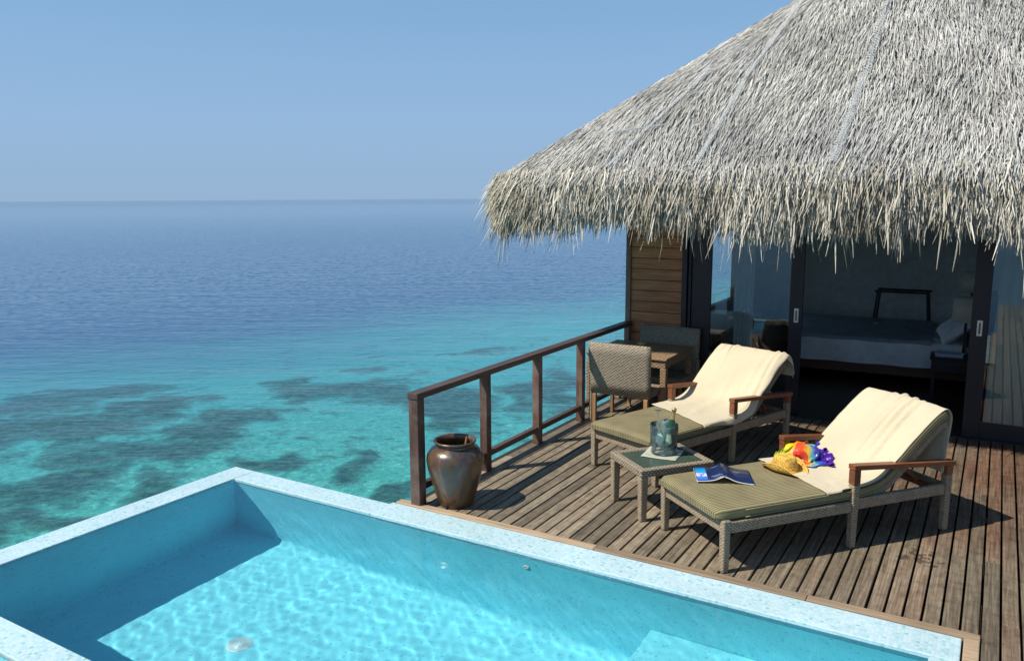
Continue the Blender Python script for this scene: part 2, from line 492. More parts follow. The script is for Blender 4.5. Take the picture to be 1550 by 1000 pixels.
for x0, x1, y0, y1, z1 in ((XO0, XI0, YO0, YO1, 0), (XI0+.001, -4.33, YI1, YO1, 0), (-4.33, XO1, YI1-.03, YO1+.015, .014), (XI0+.001, XI1-.001, YO0, YI0, 0), (XI1, XO1, YO0, YI1-.031, .012)):
    m = MB(); m.box(x0, x1, y0, y1, -.032, z1); copes.append(pp(m, 'coping', MT['cope'], bevel=.007))
m = MB(); m.lathe([(.0, .012), (.05, .012), (.055, .006), (.085, .006), (.095, 0.0)], 24, (-4.51, 3.61, FLOOR+.002))
for k in range(6):
    t = PI*k/3; m.box(-4.51+.03*math.cos(t)-.006, -4.51+.03*math.cos(t)+.006, 3.61+.03*math.sin(t)-.006, 3.61+.03*math.sin(t)+.006, FLOOR+.012, FLOOR+.018)
drn = pp(m, 'drain', plain('drain_plastic', (.5, .7, .72), .4))
m = MB(); Mx = Matrix.Translation((-2.84, YI1-.004, -.24)) @ Matrix.Rotation(R(90), 4, 'X')
m.lathe([(0, .004), (.009, .004), (.010, .012), (.022, .012), (.028, .0)], 20, M=Mx)
noz = pp(m, 'inlet_nozzle', plain('nozzle', (.75, .75, .72), .35))

def pool_water():
    M = Mat('pool_water')
    rf = M.n('BsdfRefraction', {'Color': (.93, .995, 1.0, 1), 'Roughness': 0.0, 'IOR': 1.33}).outputs[0]
    gl = M.n('BsdfGlossy', {'Color': (1, 1, 1, 1), 'Roughness': 0.0}).outputs[0]
    fr = M.n('Fresnel', {'IOR': 1.33}).outputs[0]
    mx = M.n('MixShader', {0: fr, 1: rf, 2: gl})
    M.t.links.new(mx.outputs[0], M.out.inputs[0])
    return M.m
WZ = -.012
nx, ny = 560, 250
gx = np.linspace(XI0-.002, XI1+.002, nx); gy = np.linspace(YI0-.002, YI1-.028, ny)
GX, GY = np.meshgrid(gx, gy, indexing='ij')
H = np.zeros_like(GX)
for lam in (.60, .34, .24, .20, .17, .145, .125, .11, .095, .08, .07):
    for _ in range(3):
        t = rng.uniform(0, 2*PI); k = 2*PI/(lam*rng.uniform(.85, 1.2))
        wx = GX+.03*np.sin(GY*4.1+rng.uniform(0, 6)); wy = GY+.03*np.sin(GX*3.7+rng.uniform(0, 6))
        H += (.02 if lam > .3 else (.065 if lam > .15 else .115))/k**2*np.sin(k*(wx*math.cos(t)+wy*math.sin(t))+rng.uniform(0, 6))
V = np.stack([GX, GY, WZ+H], -1).reshape(-1, 3)
i, j = np.meshgrid(np.arange(nx-1), np.arange(ny-1), indexing='ij')
Q = np.stack([i*ny+j, (i+1)*ny+j, (i+1)*ny+j+1, i*ny+j+1], -1).reshape(-1, 4)
water = bpy.data.objects.new('pool_water', np_mesh('pool_water', V, Q, pool_water(), True))
COL.objects.link(water); tag(water, kind='structure')
water.cycles.is_caustics_caster = True
for o in (basin, step, drn, noz): o.cycles.is_caustics_receiver = True
sun.cycles.is_caustics_light = True

# ------------------------------------------------------------------ deck
PITCH, GAP = .1064, .013
DY0, DY1 = 5.248, 9.80
b = MB()
x = .0885-40*PITCH
while x < 7.2:
    x1 = x+PITCH-GAP
    y = DY0 if x1 < .085 else -3.0
    if x < .085 < x1: y = DY0
    joints = [y]
    yy = y+random.uniform(1.0, 3.4)
    while yy < DY1-.6:
        joints.append(yy); yy += random.uniform(2.2, 3.6)
    joints.append(DY1)
    for q in range(len(joints)-1):
        dz = random.uniform(-.0025, .0015)
        b.box(x+random.uniform(0, .002), x1-random.uniform(0, .002), joints[q]+(.0015 if q else 0), joints[q+1]-.0015, -.03+dz, dz)
    x += PITCH
deck = tag(b.build('deck', MT['deck'], bevel=.004, seg=2), kind='structure')
m = MB()
m.box(-4.2, 7.2, DY0+.02, DY0+.08, -.22, -.04)
for yy in (6.2, 7.1, 8.0, 8.9): m.box(-4.2, 7.2, yy, yy+.06, -.22, -.034)
m.box(-4.24, -4.172, DY0-.08, DY1, -.24, -.012)
m.box(-4.19, 7.2, DY0+.08, 13.5, -.27, -.23); m.box(.09, 7.2, -3.0, DY0+.019, -.27, -.23)  # dark sheets added below the boards so the gaps look shaded
tag(m.build('deck_joists_and_shade_sheet', wood('joist_and_shade_sheet', (.02, .014, .01), (.05, .035, .028), 0)), kind='structure')
m = MB()
xs = [-4.30, -2.42, -.9, .085]
for q in range(3): m.box(xs[q]+.001, xs[q+1]-.001, 5.163, 5.243, -.04, .022)
m.box(.0, .082, 1.9, 5.160, -.04, .022)
tag(m.build('deck_edging', MT['trim'], bevel=.006), kind='structure')

# ------------------------------------------------------------------ railing
RX = -4.105
rail = empty('railing', (RX, 5.2, 0), label='dark timber railing with open bays along the sea side of the deck', cat='railing')
def rp(m, name, mat, bevel=.005):
    o = m.build(name, mat, None, bevel=bevel); o.parent = rail; o.matrix_parent_inverse = Matrix.Translation((-RX, -5.2, 0)); return o
for (y, w, z0) in ((5.235, .096, .0), (6.30, .082, .0), (7.32, .082, 0), (8.36, .082, 0), (9.74, .07, 0)):
    m = MB(); m.box(RX-w/2, RX+w/2, y-w/2, y+w/2, z0, .945); rp(m, 'post', MT['rail'])
m = MB(); m.box(RX-.055, RX+.055, 5.18, 9.78, .947, 1.0); rp(m, 'top_rail', MT['railh'])
ys = [5.235+.05, 6.30, 7.32, 8.36, 9.74]
for q in range(4):
    m = MB(); m.box(RX-.03, RX+.03, ys[q]+(.042 if q else 0), ys[q+1]-.042, .135, .19); rp(m, 'bottom_rail', MT['railh'])

# ------------------------------------------------------------------ villa
FY = 9.80
villa = empty('villa', (0, FY, 0), label='thatched water villa with dark sliding doors and timber boarded wall', cat='house')
def vp(m, name, mat, parent=None, **k):
    o = m.build(name, mat, None, **k); o.parent = parent or villa
    if parent is None: o.matrix_parent_inverse = Matrix.Translation((0, -FY, 0))
    return o
# boarded wall
m = MB()
m.box(-4.12, -3.36, FY+.06, FY+.14, 0, 2.75, rnd=.3)
z = 0.02
while z < 2.7:
    m.box(-4.10, -3.405, FY+.012, FY+.062, z, z+.135, rnd=random.uniform(.1, 1))
    z += .1395
vp(m, 'wall', MT['board'], bevel=.006)
m = MB(); m.box(-4.165, -4.095, FY-.012, FY+.16, -.02, 2.75); vp(m, 'corner_trim', MT['rail'], bevel=.005)
m = MB()
m.box(-4.15, -4.05, FY+.16, 11.4, -.3, 2.75); m.box(-4.15, -4.05, 14.6, 15.9, -.3, 2.75); m.box(-4.15, -4.05, 11.4, 14.6, -.3, .8); m.box(-4.15, -4.05, 11.4, 14.6, 2.3, 2.75)  # opening added in the unseen west wall to let more daylight indoors
vp(m, 'wall', MT['board'])
iw = plain('inside_wall_paint', (.60, .59, .53), .7)
m = MB()
m.box(-4.05, 4.6, 15.8, 15.9, -.1, 2.75)
# tall opening added in the unseen east wall so sky light brightens the bedroom
m.box(4.5, 4.6, FY, 11.2, -.1, 2.75); m.box(4.5, 4.6, 15.2, 15.8, -.1, 2.75); m.box(4.5, 4.6, 11.2, 15.2, -.1, .3); m.box(4.5, 4.6, 11.2, 15.2, 2.45, 2.75)
m.box(-4.049, -4.03, FY+.16, 11.39, .005, 2.75); m.box(-4.049, -4.03, 14.61, 15.8, .005, 2.75); m.box(-4.049, -4.03, 11.39, 14.61, .005, .79); m.box(-4.049, -4.03, 11.39, 14.61, 2.31, 2.75)
vp(m, 'inner_wall', iw)
m = MB(); m.box(-4.2, 4.7, FY+.05, 15.95, 2.751, 2.80); vp(m, 'ceiling', wood('ceiling_boards', (.05, .03, .02), (.12, .08, .05), 1))
m = MB(); m.box(-4.1, 4.55, FY+.10, 15.85, -.06, .004)
tag(m.build('floor', wood('inside_floor', (.03, .014, .009), (.09, .045, .028), 0, .35)), kind='structure')
m = MB(); m.box(-4.1, 4.6, FY-.02, FY+.10, -.05, .012); vp(m, 'door_track', plain('track', (.05, .05, .055), .4, .6))
# frame members
m = MB()
m.box(-3.40, -3.335, FY-.02, FY+.13, .01, 2.55); m.box(-3.325, -3.29, FY+.01, FY+.13, .01, 2.55)
m.box(-3.40, 4.6, FY-.02, FY+.13, 2.551, 2.75)
vp(m, 'door_frame', MT['frame'], bevel=.003)
door_glass = thin_glass('door_glass', (.80, .86, .84, 1), .035)
steel = plain('brushed_steel', (.55, .54, .50), .35, .7)
brass = plain('handle_recess', (.12, .10, .06), .4, .5)
def sliding_door(x0, x1, y, stile, handle_x):
    f = MB()
    f.box(x0, x0+stile[0], y, y+.045, .016, 2.54); f.box(x1-stile[1], x1, y, y+.045, .016, 2.54)
    f.box(x0+stile[0], x1-stile[1], y, y+.045, .016, .20); f.box(x0+stile[0], x1-stile[1], y, y+.045, 2.42, 2.54)
    d = vp(f, 'sliding_door', MT['frame'], bevel=.004)
    g = MB(); g.box(x0+stile[0]+.001, x1-stile[1]-.001, y+.018, y+.026, .201, 2.419)
    vp(g, 'glass_pane', door_glass, d)
    h = MB(); h.box(handle_x-.026, handle_x+.026, y-.007, y-.0005, 1.13, 1.30)
    hh = vp(h, 'handle', steel, d, bevel=.004)
    h = MB(); h.box(handle_x-.009, handle_x+.009, y-.010, y-.0075, 1.155, 1.275)
    hh2 = vp(h, 'handle', brass, d)
sliding_door(-3.285, -1.935, FY+.03, (.245, .15), -2.0)
sliding_door(-.20, 1.55, FY-.015, (.165, .12), -.115)
sliding_door(1.55, 3.0, FY+.045, (.12, .15), 2.93)

# ---- thatch
EX, EY, EZ, SL, RR_ = -5.78, 8.22, 2.86, .80, 1.7
def outline(delta):
    d = np.asarray(delta, float)
    s = RR_*np.clip(1-np.abs(d)/RR_, 0, None)**2/4
    a = np.where(d > 0, s+d, s); bb = np.where(d > 0, s, s-d)
    return EX+a, EY+bb
def grad(a, bb):
    # gradient of the smooth minimum
    dl = a-bb
    k = np.clip(.5-.5*dl/RR_, 0, 1)
    g = np.stack([k, 1-k], -1)
    return g/np.linalg.norm(g, axis=-1, keepdims=True)
def hfield(a, bb):
    dl = np.abs(a-bb)
    return np.minimum(a, bb)-RR_*np.clip(1-dl/RR_, 0, None)**2/4

def thatch_mat(name, lo, mid, hi):
    M = Mat(name)
    a = M.attr('rnd')
    c = M.ramp(a, [(0, lo), (.45, mid), (1, hi)])
    big = M.noise(M.coord('Object'), .8, 5, .65)
    c = M.mix(1.0, c, M.ramp(big, [(.3, (.78, .78, .80)), (.7, (1.12, 1.1, 1.06))]), 'MULTIPLY')
    return M.pbr(c, .75, None, **{'Specular IOR Level': .25})
t_top = thatch_mat('bleached_thatch', (.215, .21, .19), (.44, .435, .405), (.70, .695, .655))
t_eave = thatch_mat('straw_fringe', (.26, .22, .15), (.51, .475, .39), (.80, .76, .66))
t_base = thatch_mat('thatch_underlayer', (.10, .094, .08), (.14, .132, .115), (.19, .18, .155))

dl = np.concatenate([-np.geomspace(8, 1.8, 14), np.linspace(-1.7, 1.7, 40), np.geomspace(1.8, 12, 24)])
ox, oy = outline(dl)
gr = grad(ox-EX, oy-EY)
n_o = len(dl)
rows = []
# underside, curved eave nose, then the slope
for off, z in ((1.6, 2.62), (.75, 2.55), (.30, 2.46), (.14, 2.53), (.05, 2.66), (.02, 2.76)):
    rows.append(np.stack([ox+gr[:, 0]*off, oy+gr[:, 1]*off, np.full(n_o, z)], -1))
for t in (.10, .3, .8, 1.5, 2.5, 3.5, 4.5):
    rows.append(np.stack([ox+t, oy+t, np.full(n_o, EZ-.06+SL*t)], -1))
V = np.concatenate(rows)
i, j = np.meshgrid(np.arange(len(rows)-1), np.arange(n_o-1), indexing='ij')
Q = np.stack([i*n_o+j, i*n_o+j+1, (i+1)*n_o+j+1, (i+1)*n_o+j], -1).reshape(-1, 4)
roof = bpy.data.objects.new('thatch_roof', np_mesh('thatch_roof', V, Q, t_base, True, np.full(len(V), .4)))
COL.objects.link(roof); roof.parent = villa; roof.matrix_parent_inverse = Matrix.Translation((0, -FY, 0))

def blades(name, P, D, Nn, L, W, bend, mat, tone, droop=None):
    """curved leaf strips: root P, direction D, surface normal Nn, length L, width W"""
    S = np.cross(D, Nn); S /= np.linalg.norm(S, axis=1, keepdims=True)
    rowsv = []
    for t, w in ((0, .8), (.4, 1.0), (.75, .75), (1, .22)):
        c = P+D*(L*t)[:, None]+Nn*(bend*t*t*L)[:, None]
        if droop is not None: c = c+np.array([0, 0, -1])*(droop*t*t*L)[:, None]
        rowsv += [c-S*(W*w/2)[:, None], c+S*(W*w/2)[:, None]]
    V = np.stack(rowsv, 1).reshape(-1, 3)
    n = len(P)
    base = (np.arange(n)*8)[:, None]
    Q = np.concatenate([base+np.array([[0, 1, 3, 2]]), base+np.array([[2, 3, 5, 4]]), base+np.array([[4, 5, 7, 6]])], 0)
    me = np_mesh(name, V, Q, mat, False, np.repeat(tone, 8))
    o = bpy.data.objects.new(name, me); COL.objects.link(o)
    o.parent = roof
    return o

def slope_blades(n, tmax=4.0, dmin=-3.0, dmax=9.0):
    d = rng.uniform(dmin, dmax, n); t = rng.uniform(0, 1, n)**.85*tmax
    x, y = outline(d)
    return x+t, y+t, EZ+SL*t
N1 = 150000
x, y, z = slope_blades(N1)
g = grad(x-EX, y-EY)
ang = rng.normal(0, .15, N1)+.10*np.sin(x*1.3+z*2)+.06*np.sin(x*4.1-z*3.3)
gx_ = g[:, 0]*np.cos(ang)-g[:, 1]*np.sin(ang); gy_ = g[:, 0]*np.sin(ang)+g[:, 1]*np.cos(ang)
ck, sk = 1/math.hypot(1, SL), SL/math.hypot(1, SL)
D = np.stack([-gx_*ck, -gy_*ck, np.full(N1, -sk)], -1)
Nn = np.stack([-g[:, 0]*sk, -g[:, 1]*sk, np.full(N1, ck)], -1)
S = np.cross(D, Nn); tw = rng.normal(0, .35, N1)
Nt = Nn*np.cos(tw)[:, None]+S*np.sin(tw)[:, None]
lift = rng.uniform(-.05, .03, N1)
P = np.stack([x, y, z], -1)+Nn*lift[:, None]
L = rng.uniform(.16, .34, N1)
D2 = D+Nn*rng.uniform(.0, .10, N1)[:, None]; D2 /= np.linalg.norm(D2, axis=1, keepdims=True)
tone = np.clip(rng.beta(2.2, 2.0, N1)+.07*np.sin(x*2.3+z*5)+.06*np.sin(x*6.1-z*9), 0, 1)
blades('thatch', P, D2, Nt, L, rng.uniform(.005, .011, N1), rng.normal(0, .07, N1), t_top, tone)
# the eave: layers of hanging strips
N2 = 29000
d = rng.uniform(-3.2, 8.0, N2)
x, y = outline(d); g = grad(x-EX, y-EY)
v = rng.uniform(0, 1, N2)
inset = -.05+.10*v**2+rng.uniform(0, .08, N2)+np.where(rng.random(N2) < .35, rng.uniform(0, .35, N2), 0)
z = EZ+.03-.42*v+rng.normal(0, .03, N2)
P = np.stack([x+g[:, 0]*inset, y+g[:, 1]*inset, z], -1)
ang = rng.normal(0, .28, N2)
gx_ = g[:, 0]*np.cos(ang)-g[:, 1]*np.sin(ang); gy_ = g[:, 0]*np.sin(ang)+g[:, 1]*np.cos(ang)
outw = rng.uniform(.12, .62, N2)*(1-.45*v)
D = np.stack([-gx_*outw, -gy_*outw, -np.ones(N2)*.8], -1)
side = np.stack([-g[:, 1], g[:, 0], np.zeros(N2)], -1)
D += side*rng.normal(0, .13, N2)[:, None]
D /= np.linalg.norm(D, axis=1, keepdims=True)
Nn = np.stack([-g[:, 0], -g[:, 1], np.full(N2, .3)], -1)
S = np.cross(D, Nn); tw = rng.normal(0, .6, N2)
Nn = Nn*np.cos(tw)[:, None]+S*np.sin(tw)[:, None]
L = rng.uniform(.16, .31, N2); longer = rng.random(N2) < .07
L = np.where(longer, L*rng.uniform(1.3, 1.9, N2), L)
L *= 1+.16*np.sin(x*2.1+y*3)+.10*np.sin(x*5.7+1)+.10*np.sin(x*13.1)
ft = np.clip(rng.beta(2.0, 2.0, N2)+.14*np.sin(x*3.3+y)+.10*np.sin(x*8.9+2)-.12*(v > .75), 0, 1)
blades('fringe', P, D, Nn, L, rng.uniform(.007, .0165, N2), rng.normal(.02, .10, N2), t_eave, ft, droop=rng.uniform(0, .25, N2))
# pale netting seams running up the slope and one along the hip
nm = Mat('net_cord'); nm_ = nm.pbr((.62, .64, .64), .8)
def seam(pts, n=110, w=.06):
    m = MB()
    pts = [Vector(p) for p in pts]
    def at(t):
        f = t*(len(pts)-1); k = min(int(f), len(pts)-2); return pts[k].lerp(pts[k+1], f-k)
    for q in range(n):
        t0 = q/n; t1 = min(1, t0+1.6/n)
        a, c = at(t0), at(t1)
        sd_ = Vector((1, .3, 0)) if abs((c-a).normalized().x) < .8 else Vector((0, 0, 1))
        for s1, s2 in ((-1, 1), (1, -1)):
            m.tube([a+sd_*w*s1*random.uniform(.4, 1), (a+c)/2+Vector((0, 0, .01)), c+sd_*w*s2*random.uniform(.4, 1)], .0028, 3, caps=False)
    for s1 in (-.5, 0, .5): m.tube([at(t/30)+Vector((w*s1+random.uniform(-.01, .01), 0, .004)) for t in range(31)], .0028, 3, caps=False)
    o = m.build('net_seam', nm_, None); o.parent = roof
def slope_pt(x, t): return (x, EY+t, EZ+SL*t+.045)
seam([slope_pt(-1.42, .02), slope_pt(-1.35, 1.2), slope_pt(-1.30, 3.4)])
seam([slope_pt(-2.75, .05), slope_pt(-2.62, 1.3), slope_pt(-2.2, 3.2)], w=.035)
seam([slope_pt(-3.95, .55), slope_pt(-3.3, .62)], 20, .03)
seam([slope_pt(-3.75, .05), slope_pt(-3.1, 1.5)], 36, .03)

# ------------------------------------------------------------------ sun loungers
LEN, WID, AM = 2.044, .79, 1.125
def interp(pts, s):
    f = s*(len(pts)-1); k = min(int(f), len(pts)-2); t = f-k
    p0 = pts[max(k-1, 0)]; p1 = pts[k]; p2 = pts[k+1]; p3 = pts[min(k+2, len(pts)-1)]
    return tuple(.5*((2*p1[c])+(-p0[c]+p2[c])*t+(2*p0[c]-5*p1[c]+4*p2[c]-p3[c])*t*t+(-p0[c]+3*p1[c]-3*p2[c]+p3[c])*t*t*t) for c in range(len(p1)))

# centre line (distance along the lounger, height of the cushion's upper face)
BACK = [(-.07, .455), (.3, .458), (.7, .46), (1.05, .462), (1.25, .472), (1.40, .515), (1.53, .62), (1.66, .735), (1.79, .845), (1.91, .935), (1.995, .972)]
def cushion_mat():
    M = Mat('striped_canvas')
    u = M.sep(M.coord('UV'))[0]
    f = M.math('FRACT', M.math('DIVIDE', u, .0235))
    rib = M.math('SINE', M.math('MULTIPLY', f, PI))
    c = M.ramp(f, [(0, (.125, .108, .055)), (.12, (.13, .112, .057)), (.24, (.25, .212, .115)), (.5, (.31, .265, .15)), (.76, (.235, .20, .105)), (.88, (.13, .112, .057))])
    nz = M.noise(M.coord('Object'), 5, 4)
    c = M.mix(1.0, c, M.ramp(nz, [(.3, (.85,)*3), (.7, (1.12,)*3)]), 'MULTIPLY')
    return M.pbr(c, .85, M.bump(M.math('POWER', rib, .5), .005), **{'Specular IOR Level': .2})
MT['cush'] = cushion_mat()
MT['pipe'] = plain('olive_canvas', (.26, .235, .125), .85, spec=.2)

def make_lounger(loc, rz, label):
    root = empty('sun_lounger', loc, rz, label=label, cat='sun lounger', group='wicker sun loungers on the deck')
    lw = .062
    def leg(a, bb, z1, sx):
        m = MB(); m.box(a-lw/2, a+lw/2, bb-lw/2, bb+lw/2, 0, z1, taper=.82)
        return m.build('leg', MT['wick'], root, bevel=.010)
    for bb in (0, WID):
        leg(0, bb, .385, 1); leg(AM, bb, .495, 1); leg(LEN, bb, .462, 1)
    # frame: side rails, front and rear rails, slatted base
    f = MB()
    for bb in (0, WID):
        f.box(lw/2, AM-lw/2, bb-.02, bb+.02, .285, .368); f.box(AM+lw/2, LEN-lw/2, bb-.02, bb+.02, .30, .385)
    f.box(-.02, .02, lw/2, WID-lw/2, .285, .368); f.box(LEN-.02, LEN+.02, lw/2, WID-lw/2, .30, .38)
    f.box(.021, 1.30, .021, WID-.021, .34, .366)
    f.build('frame', MT['wick'], root, bevel=.008)
    # arm rests of teak
    for bb in (0, WID):
        m = MB()
        zf, zr = .648, .572
        m.box(AM-.03, AM+.03, bb-.03, bb+.03, .497, zf-.040)
        m.box(LEN-.03, LEN+.03, bb-.03, bb+.03, .464, zr-.040)
        a0, a1 = AM-.034, LEN+.05
        def zt_(a): return zf+(zr-zf)*(a-AM)/(LEN-AM)
        h = .038
        m.add([(a0, bb-.034, zt_(a0)-h), (a1, bb-.034, zt_(a1)-h), (a1, bb+.034, zt_(a1)-h), (a0, bb+.034, zt_(a0)-h),
               (a0, bb-.034, zt_(a0)), (a1, bb-.034, zt_(a1)), (a1, bb+.034, zt_(a1)), (a0, bb+.034, zt_(a0))],
              [(3, 2, 1, 0), (4, 5, 6, 7), (0, 1, 5, 4), (1, 2, 6, 5), (2, 3, 7, 6), (3, 0, 4, 7)])
        m.build('armrest', MT['teak'], root, bevel=.004)
    # backrest slab behind the cushion
    m = MB()
    bk = [(a, z) for a, z in BACK if a > 1.2]
    def slab(s, t):
        a, z = interp(bk, s); a2, z2 = interp(bk, min(1, s+.02)); a1_, z1_ = interp(bk, max(0, s-.02))
        tx, tz = a2-a1_, z2-z1_; l = math.hypot(tx, tz); nx_, nz_ = -tz/l, tx/l
        th = [(-.092, .02), (-.092, WID-.02), (-.142, WID-.02), (-.142, .02)][int(round(t*4)) % 4]
        return (a+nx_*th[0], th[1], z+nz_*th[0])
    m.grid(slab, 16, 4, smooth=False, closed_v=True)
    m.f += [(0, 1, 2, 3), (63, 62, 61, 60)]; m.sm += [False, False]
    m.build('backrest', MT['wick'], root, bevel=.006)
    m = MB()
    for bb in (.16, WID-.16): m.bar((1.62, bb, .60), (1.93, bb, .36), .03, .03)
    m.bar((1.78, .14, .47), (1.78, WID-.14, .47), .03, .03); m.bar((1.93, .03, .355), (1.93, WID-.03, .355), .04, .04)
    m.build('prop', MT['teak'], root, bevel=.003)
    # cushion: rounded section swept along the centre line
    m = MB(); uv = []
    T = .085; nsec = 44
    def sect(t):
        # rounded rectangle, t in 0..1, starts mid top; returns (b offset, depth below top)
        w, h, r = WID/2+.005, T/2, .03
        pts = []
        per = []
        for cx, cz, a0 in ((w-r, h-r, 90), (w-r, -h+r, 0), (-w+r, -h+r, -90), (-w+r, h-r, -180)):
            for q in range(6):
                aa = R(a0-90*q/5); pts.append((cx+r*math.cos(aa), cz+r*math.sin(aa)))
        # more points across the top
        top = [(-w+r+(2*w-2*r)*q/19, h) for q in range(1, 19)]
        return pts+top
    sec = sect(0); nsec = len(sec); ns = 60
    for i_ in range(ns):
        s = i_/(ns-1)
        a, z = interp(BACK, s); a2, z2 = interp(BACK, min(1, s+.015)); a1_, z1_ = interp(BACK, max(0, s-.015))
        tx, tz = a2-a1_, z2-z1_; l = math.hypot(tx, tz); nx_, nz_ = -tz/l, tx/l
        # soften the two ends
        e = min(s, 1-s)*2.35
        k = 1-max(0, 1-e/.06)**2*.06; kt = 1-max(0, 1-e/.045)**2*.55
        for (bo, zo) in sec:
            zo2 = zo*kt
            off = zo2-T/2
            puff = .010*math.cos(bo/WID*PI) if zo > 0 else 0
            m.v.append((a+nx_*(off+puff), WID/2+bo*k, z+nz_*(off+puff))); m.r.append(.5)
            uv.append((bo+.3, s*2.4))
    for i_ in range(ns-1):
        for j_ in range(nsec):
            j2 = (j_+1) % nsec
            m.f.append((i_*nsec+j_, (i_)*nsec+j2, (i_+1)*nsec+j2, (i_+1)*nsec+j_)); m.sm.append(True)
    m.f += [tuple(range(nsec))[::-1], tuple((ns-1)*nsec+q for q in range(nsec))]; m.sm += [False, False]
    cu = m.build('cushion', MT['cush'], root, uv=uv)
    # stitched piping round the cushion's upper and lower edge on its visible sides
    for dz in (.0,):
        p = MB()
        for bb in (-.008, WID+.008):
            p.tube([(interp(BACK, q/30)[0], bb, interp(BACK, q/30)[1]-.018) for q in range(2, 17)], .0045, 5)
            p.tube([(interp(BACK, q/30)[0], bb, interp(BACK, q/30)[1]-.070) for q in range(2, 17)], .0045, 5)
        p.build('piping', MT['pipe'], cu)
    return root
L1 = ((-1.486, 5.325, 0), R(51.5))
L2 = ((-2.52, 6.681, 0), R(69.27))
make_lounger(*L1, 'wicker sun lounger nearest the pool with open book, straw hat and rainbow scarf on it')
make_lounger(*L2, 'wicker sun lounger behind the side table, its cushion bare of small things')

# ------------------------------------------------------------------ towels
def towel_mat():
    M = Mat('cream_terry')
    nz = M.noise(M.coord('Object'), 230, 3, .7); big = M.noise(M.coord('Object'), 3, 4)
    c = M.mix(1.0, (.66, .57, .39), M.ramp(big, [(.3, (.94,)*3), (.7, (1.05,)*3)]), 'MULTIPLY')
    return M.pbr(c, .95, M.bump(M.math('ADD', nz, M.math('MULTIPLY', M.noise(M.coord('Object'), 22, 4, .6), 1.6)), .006), **{'Specular IOR Level': .1, 'Sheen Weight': .25})
MT['towel'] = towel_mat()
def towel(loc, rz, front, back, b0, b1, over_r, label, seed, bunch):
    """front(t)->start distance; back = list of (a,z) over the top and down behind; over_r(s)->overhang on the right side"""
    prof = [p for p in BACK if p[0] > 1.0]
    NS, NT = 96, 64
    m = MB()
    path = [(a, z) for a, z in prof]+back
    for i_ in range(NS):
        s = i_/(NS-1)
        for j_ in range(NT):
            t = j_/(NT-1)
            a0 = front(t)
            full = [(a0, .462), ((a0+1.05)/2, .462)]+path
            a, z = interp(full, s); a2, z2 = interp(full, min(1, s+.012)); a1_, z1_ = interp(full, max(0, s-.012))
            tx, tz = a2-a1_, z2-z1_; l = math.hypot(tx, tz) or 1; nx_, nz_ = -tz/l, tx/l
            ov = over_r(s)
            bb = b0-ov+(b1+ov-b0)*t
            drop = 0
            edge = -.012
            if bb < edge:
                drop = edge-bb; bb = edge-.012-.02*math.sin(drop*9)-.012*math.sin(s*40+seed)*min(1, drop/.05)
            wr = .008*fbm(a*3.1+seed, bb*4.3, z*2+seed, 3)+.010*max(0, .25-abs(fbm(a*2.2+seed*2, bb*2.6, 4.0+seed, 2)))**1.0
            for (ca, cb, amp, wd, slope) in bunch:
                q = (bb-cb-slope*(s-ca)*1.5); wr += amp*math.exp(-(q/wd)**2)*max(0, 1-((s-ca)/.22)**2)
            hang = max(0, s-.80)/.2
            wr += hang*.012*math.sin(bb*17+seed)
            puff = .010*math.cos((max(0, min(WID, bb))-WID/2)/WID*PI)
            off = .007+puff+abs(wr) if drop == 0 else .004
            m.v.append((a+nx_*off, bb, z+nz_*off-drop)); m.r.append(.5)
    for i_ in range(NS-1):
        for j_ in range(NT-1):
            m.f.append((i_*NT+j_, i_*NT+j_+1, (i_+1)*NT+j_+1, (i_+1)*NT+j_)); m.sm.append(True)
    o = m.build('towel', MT['towel'], None, solid=.0045)
    o.location = loc; o.rotation_euler = (0, 0, rz)
    tag(o, label, 'towel', 'cream bath towels on the loungers')
    return o
towel(*L1, lambda t: .86+.02*t, [(2.035, .945), (2.05, .89), (2.035, .75), (2.015, .60), (2.0, .47)], .006, .80, lambda s: .0 if s > .28 else .03*(1-s/.28),
      'cream towel under the hat and scarf, its back flap hanging long behind the backrest', 3.0,
      [(.52, .30, .028, .018, .06), (.50, .22, .026, .014, .05), (.60, .42, .022, .016, .04), (.45, .37, .022, .012, .02), (.66, .52, .010, .02, -.03), (.30, .2, .008, .03, .3)])
towel(*L2, lambda t: .64+.22*t, [(2.04, .945), (2.075, .90), (2.09, .82), (2.085, .74)], .0, .83,
      lambda s: .035+.055*max(0, 1-abs(s-.22)/.2)+.085*max(0, 1-abs(s-.80)/.16),
      'cream towel draped loosely over the farther lounger, sagging at the right edge', 8.0,
      [(.62, .03, .022, .022, .05), (.66, .10, .016, .018, .06), (.40, .06, .020, .02, .10), (.22, .35, .014, .05, .2), (.20, .55, .012, .03, -.2), (.60, .62, .014, .02, -.06), (.55, .20, .012, .03, .08)])

# ------------------------------------------------------------------ side table with ice bucket
ST = empty('side_table', (-2.318, 6.281, 0), R(51.1), label='low wicker side table with green glass top between the loungers', cat='side table')
TL, TW, TH = .69, .55, .44
for sa in (-1, 1):
    for sb in (-1, 1):
        m = MB(); ca, cb = sa*(TL/2-.035), sb*(TW/2-.035)
        m.box(ca-.034, ca+.034, cb-.034, cb+.034, 0, TH-.066, taper=.84); m.build('leg', MT['wick'], ST, bevel=.01)
m = MB()
m.box(-TL/2, TL/2, -TW/2, -TW/2+.06, TH-.065, TH); m.box(-TL/2, TL/2, TW/2-.06, TW/2, TH-.065, TH)
m.box(-TL/2, -TL/2+.06, -TW/2+.0605, TW/2-.0605, TH-.065, TH); m.box(TL/2-.06, TL/2, -TW/2+.0605, TW/2-.0605, TH-.065, TH)
m.build('frame', wicker('wicker_rim', (.26, .20, .14), (.52, .43, .305), .017, .036, amp=.36), ST, bevel=.010)
